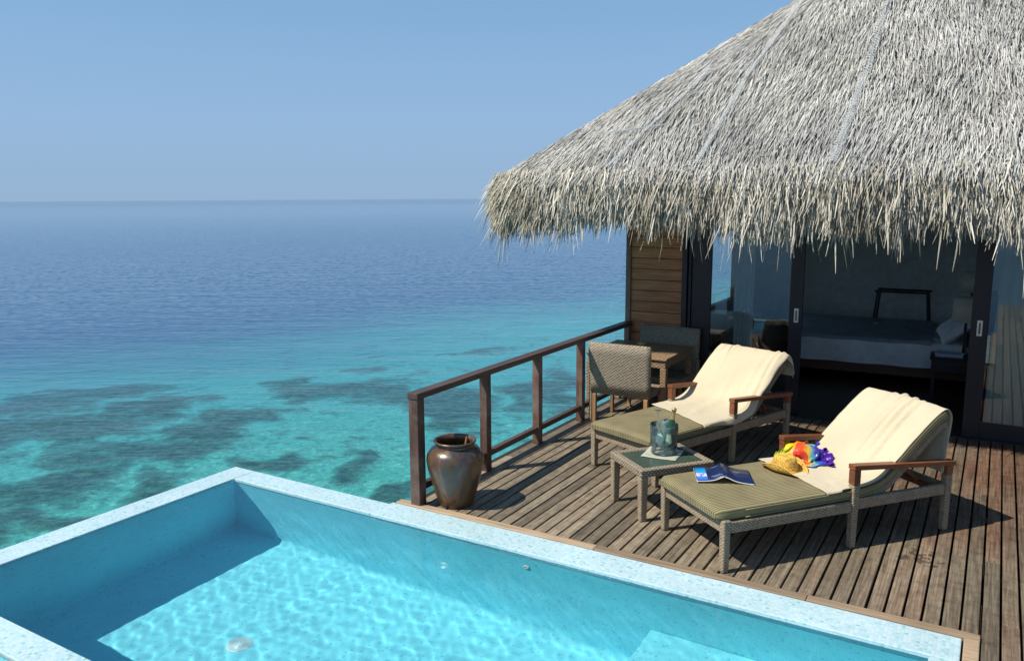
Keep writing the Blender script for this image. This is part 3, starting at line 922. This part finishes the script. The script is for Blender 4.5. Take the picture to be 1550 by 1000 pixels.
m = MB(); m.box(-TL/2+.0605, TL/2-.0605, -TW/2+.0605, TW/2-.0605, TH-.016, TH-.006)
m.build('glass_top', plain('green_glass', (.055, .085, .065), .16, spec=.7), ST, bevel=.002)
TZ = TH-.0055
BX, BY = -2.335, 6.375
m = MB()
def napk(cx, cy, rot, z, s):
    def f(u, v):
        x, y = (u-.5)*s, (v-.5)*s
        zz = z+.003+.004*max(0, fbm(x*9, y*9, z*100, 2))+.010*max(0, (abs(u-.5)+abs(v-.5))-.75)
        c, s_ = math.cos(rot), math.sin(rot); return (cx+x*c-y*s_, cy+x*s_+y*c, zz)
    return f
m.grid(napk(BX-.0, BY-.02, R(96), TZ, .30), 14, 14)
nap = m.build('napkin', plain('batik_napkin', (.42, .43, .34), .9, var=.3), None, solid=.002)
tag(nap, 'crumpled pale green paper napkin under the glass ice bucket', 'napkin')
GLZ = TZ+.0095
def frosted(name):
    M = Mat(name)
    fr = M.n('Fresnel', {'IOR': 1.5}).outputs[0]
    t = M.n('BsdfTransparent', {'Color': (.90, .985, .96, 1)}).outputs[0]
    tl = M.n('BsdfTranslucent', {'Color': (.66, .92, .88, 1)}).outputs[0]
    df = M.n('BsdfDiffuse', {'Color': (.66, .92, .88, 1)}).outputs[0]
    md = M.n('MixShader', {0: .5, 1: tl, 2: df}).outputs[0]
    dew = M.ramp(M.noise(M.coord('Object'), 13, 5, .65), [(.35, .07), (.65, .34)])
    a = M.n('MixShader', {0: dew, 1: t, 2: md}).outputs[0]
    g = M.n('BsdfGlossy', {'Color': (1, 1, 1, 1), 'Roughness': .02}).outputs[0]
    mx = M.n('MixShader', {0: fr, 1: a, 2: g})
    M.t.links.new(mx.outputs[0], M.out.inputs[0]); return M.m
bucket_mat = frosted('green_glass_wall')
m = MB()
m.lathe([(.0, .0), (.104, .0), (.110, .006), (.116, .12), (.121, .245), (.119, .25), (.116, .245), (.110, .12), (.103, .016), (0, .014)], 48)
bk_ = m.build('ice_bucket', bucket_mat, None); bk_.location = (BX, BY, GLZ)
tag(bk_, 'round pale green glass ice bucket holding a bottle', 'ice bucket')
ice_mat = Mat('ice')
_p = ice_mat.pbr((.80, .90, .92), .25, ice_mat.bump(ice_mat.noise(ice_mat.coord('Object'), 40, 3), .01), **{'Transmission Weight': .25, 'IOR': 1.1})
for k in range(17):
    a = k*2.4; rr = .022+.048*((k*37 % 10)/10); lay = k//6
    px, py = rr*math.cos(a), rr*math.sin(a)
    if (px-.03)**2+(py-.01)**2 < .0034: px -= .075; py -= .02
    m = MB(); m.box(-.018, .018, -.018, .018, -.018, .018, M=Matrix.Rotation(a*1.7, 4, 'X') @ Matrix.Rotation(a, 4, 'Z'))
    o = m.build('ice_cube', _p, None, bevel=.006); o.location = (BX+px, BY+py, GLZ+.046+lay*.043)
    tag(o, 'clear ice cube heaped among others inside the glass bucket', 'ice cube', 'ice cubes in the glass bucket')
# champagne bottle leaning in the bucket
bot = empty('champagne_bottle', (BX+.030, BY+.004, GLZ+.035), label='dark green champagne bottle with gold foil neck leaning in the bucket', cat='bottle')
bot.scale = (1.12, 1.12, 1.1)
bot.rotation_euler = (R(-5), R(8.5), R(20))
gm = Mat('bottle_glass'); gmm = gm.pbr((.015, .06, .02), .08, None, **{'Specular IOR Level': .7})
m = MB(); m.lathe([(0, .004), (.036, .0), (.042, .006), (.043, .15), (.040, .175), (.028, .21), (.018, .235)], 32); m.build('body', gmm, bot)
m = MB(); m.lathe([(.0183, .228), (.0165, .25), (.0150, .29), (.0155, .298), (.0185, .300), (.0185, .318), (.016, .325), (0, .328)], 24)
m.build('foil', plain('gold_foil', (.62, .42, .18), .34, .8, .002, 90), bot)
m = MB()
def lab(u, v):
    t = -2.1+1.9*u; return (.0436*math.cos(t), .0436*math.sin(t), .045+.075*v)
m.grid(lab, 16, 4); m.build('label', plain('bottle_label', (.55, .62, .45), .6), bot)
# two champagne flutes stood upside down in the ice, feet up
fl_mat = thin_glass('flute_glass', (.93, .96, .96, 1), .06)
for (dx, dy, tx, ty, zz, lb) in ((-.075, .038, R(-4), R(-6), .352, 'upside-down champagne flute on the left, its foot high above the bucket'), (.002, .030, R(44), R(-14), .262, 'upside-down champagne flute in the middle with its foot tilted to the front')):
    m = MB(); m.lathe([(0, 0), (.033, -.001), (.0335, -.004), (.010, -.008), (.0042, -.016), (.0038, -.10), (.012, -.125), (.024, -.17), (.025, -.21)], 28)
    o = m.build('champagne_flute', fl_mat, None); o.location = (BX+dx, BY+dy, GLZ+zz); o.rotation_euler = (tx, ty, 0)
    tag(o, lb, 'champagne glass', 'champagne flutes in the bucket')

# ------------------------------------------------------------------ book
book = empty('book', (-1.69, 5.94, .470), R(-66), label='navy paperback lying open and face down on the striped cushion', cat='book')
# local x runs along the spine towards the near end, y across towards the right cover
BH = .30; BWd = .215
def cover(sgn, lift, off=0.0):
    def f(u, v):
        d = u*BWd
        z = .052*math.exp(-(u*3.1)**1.5)+.006*math.sin(u*PI)+.012*u*u*(0.6 if sgn < 0 else .15)+lift
        return ((v-.5)*BH, sgn*(d*.985+off), z)
    return f
navy = plain('navy_cover', (.010, .022, .085), .28, spec=.5)
pgm = plain('page_edges', (.82, .80, .76), .8)
cm = Mat('cover_picture')
sv = cm.sep(cm.coord('UV'))
cl = cm.noise(cm.coord('UV', (14, 30, 1)), 1.0, 4)
bd = cm.math('MULTIPLY', cm.math('GREATER_THAN', cl, .47), cm.math('LESS_THAN', cm.math('ABSOLUTE', cm.math('SUBTRACT', sv[1], .12)), .035))
cc = cm.mix(bd, cm.ramp(sv[1], [(0, (.03, .12, .55)), (.10, (.10, .30, .80)), (.2, (.02, .33, .62)), (.28, (.01, .12, .40))]), (.75, .62, .72))
pic = cm.pbr(cc, .28)
for sgn in (-1, 1):
    m = MB(); m.grid(cover(sgn, .010), 22, 4); cv = m.build('cover', navy, book, solid=.0012)
    m = MB(); m.grid(cover(sgn, .002), 22, 4); m.build('pages', pgm, book, solid=.0068)
def flat_on_cover(sgn, u0, u1, v0, v1, mat, name, n=8):
    f = cover(sgn, .0122); m = MB(); uv = []
    m.grid(lambda u, v: f(u0+(u1-u0)*u, v0+(v1-v0)*v), n, 4)
    for i_ in range(n):
        for j_ in range(4): uv.append((i_/(n-1)*.1, j_/3*.28))
    uv = [(a, .28-bv) for a, bv in uv]
    return m.build(name, mat, book, uv=uv)
flat_on_cover(-1, .60, .97, .02, .98, pic, 'cover_picture')
txt = plain('cover_print', (.45, .50, .62), .4)
f = cover(-1, .0126)
for (v, u0, u1, n) in ((.80, .10, .42, 9), (.74, .16, .48, 8), (.12, .15, .40, 8)):
    m = MB()
    for q in range(n):
        uu = u0+(u1-u0)*q/n; du = (u1-u0)/n*random.uniform(.45, .85)
        p = [f(uu, v), f(uu+du, v), f(uu+du, v+.022), f(uu, v+.022)]; m.add(p, [(0, 1, 2, 3)])
    m.build('print', txt, book)
f = cover(1, .0126)
for (v, u0, u1, n) in ((.30, .28, .62, 10), (.36, .30, .60, 9), (.42, .36, .54, 6)):
    m = MB()
    for q in range(n):
        uu = u0+(u1-u0)*q/n; du = (u1-u0)/n*random.uniform(.45, .85)
        p = [f(uu, v), f(uu+du, v), f(uu+du, v+.014), f(uu, v+.014)]; m.add(p, [(3, 2, 1, 0)])
    m.build('print', txt, book)

# ------------------------------------------------------------------ straw hat
hat = empty('straw_hat', (-1.315, 6.325, .478), R(-25), label='yellow woven straw sun hat with curled brim on the towel', cat='hat')
def straw_mat():
    M = Mat('woven_straw')
    v = M.coord('Object', (1, 1, 1))
    vo = M.n('TexVoronoi', {'Vector': v, 'Scale': 105}, distance='CHEBYCHEV').outputs['Distance']
    c = M.ramp(vo, [(.10, (.80, .50, .09)), (.42, (.72, .42, .06)), (.62, (.30, .14, .015))])
    c = M.mix(1.0, c, M.ramp(M.noise(v, 14, 4), [(.3, (.82,)*3), (.7, (1.18,)*3)]), 'MULTIPLY')
    return M.pbr(c, .7, M.bump(vo, .004))
strw = straw_mat()
m = MB()
NR, NA = 30, 64
def hatp(u, v):
    t = 2*PI*v
    # crown oval .085 x .075, brim to .175 x .135
    if u < .5:
        k = u/.5
        prof = [(0, .112), (.30, .118), (.58, .122), (.80, .111), (.93, .086), (1.0, .044), (1.04, .004)]
        r, z = interp(prof, k)
        pinch = .018*math.exp(-(math.sin(t)/.35)**2)*(1 if k < .55 else .3)*(1-k)
        return (.098*r*math.cos(t), .083*r*math.sin(t), z-pinch)
    k = (u-.5)/.5
    rx, ry = .102+.083*k, .0865+.078*k
    curl = .068*k*k*abs(math.sin(t))**2.2
    zz = .004+curl-.010*k*abs(math.cos(t))
    ry2 = ry*(1-.20*k*k*abs(math.sin(t)))
    wv = .004*math.sin(5*t+1)*k
    return (rx*math.cos(t), ry2*math.sin(t), max(zz+wv, 0)+.002)
m.grid(hatp, NR, NA, closed_v=True)
m.build('crown_and_brim', strw, hat, solid=.003)
m = MB(); m.tube([Vector(hatp(1.0, q/48))+Vector((0, 0, .001)) for q in range(49)], .004, 6, caps=False); m.build('brim_edge', plain('straw_binding', (.60, .40, .12), .7), hat)
m = MB(); m.tube([(.106*math.cos(2*PI*q/40), .09*math.sin(2*PI*q/40), .009) for q in range(41)], .004, 6, caps=False); m.build('hat_cord', plain('straw_cord', (.50, .30, .08), .7), hat)

# ------------------------------------------------------------------ rainbow scarf
def scarf_mat():
    M = Mat('rainbow_silk')
    u = M.sep(M.coord('UV'))
    w = M.noise(M.coord('UV'), 3.2, 4, .6, .3)
    f = M.math('ADD', u[0], M.math('MULTIPLY_ADD', w, .34, -.20))
    c = M.ramp(f, [(0, (.30, .50, .03)), (.10, (.42, .55, .02)), (.19, (.75, .50, .01)), (.28, (.72, .16, .01)), (.37, (.62, .025, .02)), (.47, (.60, .10, .012)),
                   (.53, (.65, .45, .03)), (.57, (.14, .40, .40)), (.63, (.04, .24, .46)), (.67, (.02, .10, .42)), (.72, (.05, .01, .30)), (1.0, (.06, .01, .26))])
    vo = M.n('TexVoronoi', {'Vector': M.coord('UV'), 'Scale': 6.5}).outputs['Distance']
    motif = M.math('MULTIPLY', M.math('LESS_THAN', M.math('ABSOLUTE', M.math('SUBTRACT', vo, .16)), .045), M.math('GREATER_THAN', M.noise(M.coord('UV'), 38, 2), .52))
    c = M.mix(M.math('MULTIPLY', motif, .8), c, (.70, .66, .60))
    return M.pbr(c, .42, M.bump(M.noise(M.coord('Object'), 60, 3), .001), **{'Specular IOR Level': .35})
m = MB(); uv = []
# a square of silk dropped in loose folds over a small heap: settled by a little cloth relaxation
NSC = 64
e1 = Vector((.50, .27, 0)).normalized(); e2 = Vector((-e1.y, e1.x, 0))
sc_o = Vector((-1.235, 6.655, .472))
crng = np.random.default_rng(5)
side = .86
uu, vv_ = np.meshgrid(np.linspace(-.5, .5, NSC), np.linspace(-.5, .5, NSC), indexing='ij')
px = uu*side*.47+.03*np.sin(vv_*13)+.012*np.sin(vv_*31+uu*9)
py = vv_*side*.42+.03*np.sin(uu*15+1)+.012*np.sin(uu*29-vv_*12)
pz = .20+.06*np.sin(uu*30+vv_*14+2*np.sin(vv_*6))+.035*np.sin(vv_*22-uu*12)+.02*np.sin(uu*47+vv_*17)
P3 = np.stack([px, py, pz], -1); V3 = np.zeros_like(P3)
d0 = side/(NSC-1)
th1 = L1[1]; c1, s1_ = math.cos(th1), math.sin(th1)
bk_a = np.array([p[0] for p in BACK]); bk_z = np.array([p[1] for p in BACK])
def floor_z(Q):
    wx = sc_o.x+e1.x*Q[..., 0]+e2.x*Q[..., 1]-L1[0][0]; wy = sc_o.y+e1.y*Q[..., 0]+e2.y*Q[..., 1]-L1[0][1]
    a = wx*c1+wy*s1_; b_ = -wx*s1_+wy*c1
    z = np.interp(a, bk_a, bk_z)+.030-sc_o.z
    z = np.where((b_ > WID+.01), z-np.minimum(.25, (b_-WID-.01)*3), z)
    hump = .145*np.sqrt(np.clip(1-((Q[..., 0]+.02)/.16)**2-((Q[..., 1]-.01)/.12)**2, 0, None))
    return np.maximum(z, hump+.006+np.where(b_ > WID, 0, 0))
def con(A, B, rest, k):
    d = B-A; l = np.linalg.norm(d, axis=-1, keepdims=True)+1e-9
    c = d*(1-rest/l)*(.5*k); return c
for it in range(95):
    V3[..., 2] -= .0009; V3 *= .96
    old = P3.copy(); P3 = P3+V3
    for sub in range(8):
        for ax in (0, 1):
            for ph in (0, 1):
                n = NSC-ph; n -= n % 2
                sl = [slice(None)]*2
                sa = list(sl); sb = list(sl); sa[ax] = slice(ph, ph+n, 2); sb[ax] = slice(ph+1, ph+n, 2)
                A = P3[tuple(sa)]; B = P3[tuple(sb)]; m_ = min(A.shape[ax], B.shape[ax])
                c = con(A, B, d0, 1.0); P3[tuple(sa)] += c; P3[tuple(sb)] -= c
            sa = [slice(None)]*2; sb = [slice(None)]*2; sa[ax] = slice(0, NSC-3); sb[ax] = slice(3, NSC)
            c = con(P3[tuple(sa)], P3[tuple(sb)], d0*3, .05); P3[tuple(sa)] += c; P3[tuple(sb)] -= c
        fz = floor_z(P3)
        hit = P3[..., 2] < fz
        P3[..., 2] = np.where(hit, fz, P3[..., 2])
        for k_ in (0, 1): P3[..., k_] = np.where(hit, old[..., k_]+.3*(P3[..., k_]-old[..., k_]), P3[..., k_])
    V3 = P3-old
for i_ in range(NSC):
    for j_ in range(NSC):
        q = P3[i_, j_]
        W_ = sc_o+e1*float(q[0])+e2*float(q[1]); m.v.append((W_.x, W_.y, sc_o.z+float(q[2]))); m.r.append(.5)
        uv.append((uu[i_, j_]+.5-.30*vv_[i_, j_], vv_[i_, j_]+.5))
for i_ in range(NSC-1):
    for j_ in range(NSC-1):
        m.f.append((i_*NSC+j_, (i_+1)*NSC+j_, (i_+1)*NSC+j_+1, i_*NSC+j_+1)); m.sm.append(True)
sc = m.build('scarf', scarf_mat(), None, uv=uv, sub=1)
tag(sc, 'crumpled rainbow coloured silk scarf heaped against the lounger backrest', 'scarf')

# ------------------------------------------------------------------ glazed jar
def pot_mat():
    M = Mat('brown_glaze')
    v = M.coord('Object', (5.5, 5.5, 1.4)); n1 = M.noise(v, 1.0, 5, .6, .8)
    n2 = M.noise(M.coord('Object', (1, 1, .6)), 9, 5, .7)
    z = M.sep(M.coord('Object'))[2]
    c = M.ramp(n1, [(.30, (.028, .012, .006)), (.42, (.12, .045, .012)), (.52, (.085, .05, .018)), (.57, (.045, .04, .045)), (.64, (.17, .072, .018)), (.78, (.07, .025, .008))])
    c = M.mix(1.0, c, M.ramp(n2, [(.3, (.65,)*3), (.7, (1.3,)*3)]), 'MULTIPLY')
    return M.pbr(c, M.ramp(n2, [(.3, .24), (.7, .42)]), M.bump(n2, .004), **{'Specular IOR Level': .7, 'Coat Weight': .2, 'Coat Roughness': .2})
pm = pot_mat()
jar = empty('glazed_jar', (-3.86, 5.44, 0), 0, label='large brown glazed stoneware jar standing by the railing corner post', cat='jar')
m = MB(); m.lathe([(.0, .0), (.138, .0), (.146, .008), (.168, .07), (.205, .20), (.236, .32), (.248, .40), (.240, .455), (.205, .50), (.166, .522)], 56)
m.build('body', pm, jar)
m = MB(); m.lathe([(.166, .520), (.162, .535), (.170, .55), (.182, .558), (.184, .568), (.174, .576), (.160, .568), (.150, .55), (.150, .52), (.175, .48), (.18, .40), (.13, .15), (0, .14)], 56)
m.build('rim', pm, jar)
m = MB(); m.tube([(-3.83+.02, 5.44+.02, .30), (-3.755, 5.47, .605)], [.012, .011], 8)
tag(m.build('ladle_handle', wood('ladle_wood', (.10, .04, .02), (.25, .11, .05), 2)), 'thin brown wooden handle sticking out of the glazed jar', 'ladle')

# ------------------------------------------------------------------ dining set in the corner
TBZ = .775
dt = empty('dining_table', (-3.68, 9.14, 0), 0, label='square brown wicker dining table in the corner by the boarded wall', cat='table')
hx, hy = .515, .475
m = MB(); m.box(-hx, hx, -hy, hy, TBZ-.035, TBZ); m.build('tabletop', MT['wickt'], dt, bevel=.012)
m = MB()
m.box(-hx+.02, hx-.02, -hy+.02, -hy+.06, TBZ-.12, TBZ-.036); m.box(-hx+.02, hx-.02, hy-.06, hy-.02, TBZ-.12, TBZ-.036)
m.box(-hx+.02, -hx+.06, -hy+.0605, hy-.0605, TBZ-.12, TBZ-.036); m.box(hx-.06, hx-.02, -hy+.0605, hy-.0605, TBZ-.12, TBZ-.036)
m.build('apron', MT['wickt'], dt, bevel=.006)
for sa in (-1, 1):
    for sb in (-1, 1):
        m = MB(); ca, cb = sa*(hx-.045), sb*(hy-.045); m.box(ca-.037, ca+.037, cb-.037, cb+.037, 0, TBZ-.1205, taper=.85); m.build('leg', MT['wickt'], dt, bevel=.008)
def chair(loc, rz, label, ztop, w):
    c = empty('wicker_chair', loc, rz, label=label, cat='chair', group='wicker dining chairs')
    # local: back panel at y=0 facing +y
    m = MB(); Mx = Matrix.Rotation(R(3), 4, 'X')
    m.grid(lambda u, v: Vector(((u-.5)*w*(1.0-.03*(1-v)), -.03-.018*(1-(2*u-1)**2)-.05*(v-.0), .37+(ztop-.37)*v-.006*(2*u-1)**4)), 14, 6, smooth=True)
    o = m.build('backrest', MT['wickc'], c, solid=-.05, bevel=.0)
    m = MB(); m.box(-w/2+.02, w/2-.02, -.015, .50, .34, .43); m.build('seat', MT['wickc'], c, bevel=.015)
    for sx in (-1, 1):
        m = MB(); m.box(sx*(w/2-.06)-.024, sx*(w/2-.06)+.024, -.045, .003, 0, .339, taper=.85); m.build('leg', MT['teakl'], c, bevel=.004)
        m = MB(); m.box(sx*(w/2-.07)-.022, sx*(w/2-.07)+.022, .44, .485, 0, .339, taper=.85); m.build('leg', MT['teakl'], c, bevel=.004)
    m = MB(); m.box(-w/2-.012, -w/2+.022, -.025, .03, .0, .60); m.build('side_post', MT['wick'], c, bevel=.006)
    return c
chair((-3.62, 8.42, 0), 0, 'wicker dining chair with sunlit woven back nearest the railing posts', .955, .76)
chair((-3.53, 9.715, 0), PI, 'wicker dining chair between the table and the boarded wall', .975, .80)
m = MB(); m.box(-.055, .055, -.035, .035, 0, .026)
cb_ = m.build('wooden_box', plain('pale_box_wood', (.58, .34, .10), .5), None, bevel=.003); cb_.location = (-3.775, 9.42, TBZ+.001); cb_.rotation_euler = (0, 0, R(-15))
tag(cb_, 'small honey coloured wooden box on the wicker dining table', 'box')

# ------------------------------------------------------------------ bedroom seen through the open door
bed = empty('bed', (-.95, 13.35, 0), R(3), label='double bed with white sheets and grey cover inside the villa', cat='bed')
bx0, bx1, by0, by1 = -1.75, .95, -1.0, 1.0
m = MB(); m.box(bx0, bx1, by0, by1, .10, .30); m.build('base', wood('bed_timber', (.10, .04, .02), (.22, .09, .045), 0), bed, bevel=.01)
for sx in (bx0+.1, bx1-.1):
    for sy in (by0+.1, by1-.1):
        m = MB(); m.box(sx-.04, sx+.04, sy-.04, sy+.04, 0, .0995); m.build('leg', MT['frame'], bed)
m = MB(); m.box(bx0+.03, bx1-.03, by0+.03, by1-.03, .301, .56); m.build('mattress', plain('mattress_cloth', (.6, .62, .66), .9), bed, bevel=.05, seg=4)
sheet = plain('white_sheet', (.88, .88, .88), .9)
grey = plain('grey_cover', (.34, .36, .41), .9)
m = MB()
def duvet(x0, x1, drop, thick, seed):
    def f(u, v):
        x = x0+(x1-x0)*u
        s = (v-.5)*2*(1.0+drop)
        fold = .02*fbm(x*3+seed, s*3, seed, 3)
        if abs(s) < 1.0:
            return (x, s, .57+thick+fold)
        e = abs(s)-1.0
        return (x, math.copysign(1.055+.02*math.sin(x*9+seed)*e/.3+.5*fold, s), .57+thick-e+.01)
    return f
m.grid(duvet(bx0-.02, bx1-.35, .36, .03, 2.0), 60, 60); m.build('sheet', sheet, bed)
m = MB(); m.grid(duvet(bx0-.03, bx1-.75, .06, .05, 5.0), 50, 40); m.build('cover', grey, bed)
m = MB(); m.box(bx1+.002, bx1+.07, by0-.1, by1+.1, .1, 1.15); m.build('headboard', wood('headboard', (.04, .02, .012), (.09, .05, .03), 2), bed, bevel=.01)
def pillow(loc, rot, sx, sy, label):
    m = MB()
    def f(u, v):
        a = 2*u-1; b2 = 2*v-1
        t = (max(0, 1-a**4)*max(0, 1-b2**4))**.5
        return (a*sx*(1-.06*(1-abs(b2))**1), b2*sy*(1-.06*(1-abs(a))), .085*t+.012*fbm(a*3, b2*3, 9.0+loc[1], 2))
    m.grid(f, 22, 22); m.grid(lambda u, v: (lambda p: (p[0], p[1], -abs(p[2])*.7))(f(u, v)), 22, 22)
    o = m.build('pillow', sheet, None); o.location = loc; o.rotation_euler = rot
    tag(o, label, 'pillow', 'pillows on the bed'); return o
pillow((-.42, 12.72, .80), (R(8), R(-38), R(5)), .27, .38, 'plump white pillow nearest the door on the bed')
pillow((-.40, 13.75, .80), (R(4), R(-52), R(3)), .23, .36, 'white pillow at the far side of the bed, leaning up')
bt = empty('bedside_table', (-.42, 11.95, 0), R(2), label='small dark bedside table holding a lamp and papers', cat='bedside table')
m = MB(); m.box(-.24, .42, -.24, .24, .33, .49); m.build('drawer_box', MT['frame'], bt, bevel=.004)
m = MB(); m.box(-.26, .44, -.26, .26, .491, .515); m.build('top', MT['frame'], bt, bevel=.004)
for sx in (-.21, .39):
    for sy in (-.21, .21):
        m = MB(); m.box(sx-.02, sx+.02, sy-.02, sy+.02, 0, .3295); m.build('leg', MT['frame'], bt)
for k, (dz, r_) in enumerate(((0, 4), (.022, -7))):
    m = MB(); m.box(-.16, .16, -.11, .11, 0, .02); o = m.build('folder', plain('white_paper', (.62, .66, .72), .8), None, bevel=.003); o.location = (-.46, 11.92, .517+dz); o.rotation_euler = (0, 0, R(r_))
    tag(o, ('white folder lying on the bedside table under another', 'white folder topmost of the two on the bedside table')[k], 'folder', 'folders on the bedside table')
def lamp(x, y, z0, label):
    l = empty('table_lamp', (x, y, z0), 0, label=label, cat='lamp', group='bedside lamps')
    m = MB(); m.lathe([(.0, 0), (.075, 0), (.075, .012), (.02, .02), (.022, .20), (.018, .42), (.012, .50)], 20); m.build('base', MT['frame'], l)
    m = MB(); m.lathe([(.165, .46), (.158, .78)], 32); m.build('lamp_shade', plain('linen_shade', (.85, .77, .64), .9), l, solid=.004)
lamp(-.30, 12.02, .516, 'table lamp with drum shade on the bedside table nearest the door')
m = MB(); m.box(-.55, .25, 14.75, 15.25, 0, .6, rnd=.4); tag(m.build('bedside_cabinet', wood('cabinet_wood', (.03, .015, .01), (.08, .04, .025), 0), bevel=.01), 'dark cabinet beyond the bed carrying the farther lamp', 'cabinet')
lamp(-.33, 15.0, .601, 'table lamp with drum shade on the far cabinet beyond the bed')
rk = empty('luggage_rack', (-1.35, 15.2, 0), 0, label='dark open luggage rack standing against the back wall', cat='luggage rack')
m = MB()
for sy in (-.2, .2): m.bar((-.42, sy, 1.0), (.42, sy, 1.0), .03, .035)
for q in range(4): m.bar((-.36+.24*q, -.2, .985), (-.36+.24*q, .2, .985), .04, .01)
m.build('top_frame', MT['frame'], rk)
for sx in (-1, 1):
    for sy in (-1, 1):
        m = MB(); m.bar((sx*.38, sy*.19, .98), (sx*.46, sy*.19, 0), .03, .03, (0, 1, 0)); m.build('leg', MT['frame'], rk)
# curtains
def curtain_mat(name, c):
    M = Mat(name)
    d = M.n('BsdfDiffuse', {'Color': (*c, 1)}).outputs[0]; t = M.n('BsdfTranslucent', {'Color': (*c, 1)}).outputs[0]
    mx = M.n('MixShader', {0: .4, 1: d, 2: t}); M.t.links.new(mx.outputs[0], M.out.inputs[0]); return M.m
def curtain(x0, x1, y, z0, z1, waves, amp, c, label, twist=0.0):
    m = MB()
    m.grid(lambda u, v: (x0+(x1-x0)*u+twist*(1-v)*(u-.3), y+amp*math.sin(u*waves*2*PI+.6*math.sin(v*2))+.01*math.sin(v*7+u*9), z0+(z1-z0)*v), 90, 20)
    o = m.build('curtain', curtain_mat('voile_'+str(len(bpy.data.materials)), c), None)
    tag(o, label, 'curtain', 'white curtains behind the glass doors')
curtain(-2.80, -2.56, FY+.24, .03, 2.55, 4, .02, (.85, .88, .88), 'narrow white curtain gathered behind the left glass door')
curtain(.06, 1.5, FY+.20, .03, 2.55, 13, .022, (.86, .87, .80), 'wide cream curtain hanging behind the right glass door', .25)
ac = empty('armchair', (-2.55, 11.0, 0), R(200), label='dark round-backed armchair behind the left glass door', cat='armchair')
dk = plain('dark_leather', (.02, .018, .018), .45)
m = MB()
def shell(u, v):
    t = R(-115+230*u); r = .33
    return (r*math.sin(t), -r*math.cos(t)*.95, .42+(.52*(1-.35*(abs(2*u-1)**2)))*v)
m.grid(shell, 30, 8); m.build('backrest', dk, ac, solid=.05)
m = MB(); m.box(-.29, .29, -.25, .33, .30, .46); m.build('seat', dk, ac, bevel=.04)
for sx in (-1, 1):
    for sy in (-1, 1):
        m = MB(); m.bar((sx*.22, sy*.2, .30), (sx*.25, sy*.24, 0), .035, .035, (0, 1, 0)); m.build('leg', MT['teak'], ac)
m = MB()
dsk = empty('desk', (-3.55, 12.0, 0), 0, label='pale topped writing desk along the left inner wall', cat='desk')
m.box(-.45, .35, -1.1, 1.1, .72, .76); m.build('top', plain('desk_top', (.42, .44, .40), .5), dsk, bevel=.004)
for sx in (-.4, .3):
    for sy in (-1.05, 1.05):
        m = MB(); m.box(sx-.025, sx+.025, sy-.025, sy+.025, 0, .7195); m.build('leg', MT['frame'], dsk)

# ------------------------------------------------------------------ rough ledge in front of the pool
m = MB()
m.grid(lambda u, v: (-6.6+2.6*u, 1.55+.60*v, -.16-.05*abs(fbm(u*9, v*4, 2.0, 4))-.10*max(0, 1-v*6)), 60, 18)
m.box(-6.6, -4.0, 1.56, 2.15, -.6, -.27)
lg = m.build('stone_ledge', plain('brown_stone', (.24, .19, .11), .9, bumpy=.03, bscale=30, var=.4), None)
tag(lg, 'rough brown stone ledge below the pool rim at the bottom left', 'ledge')
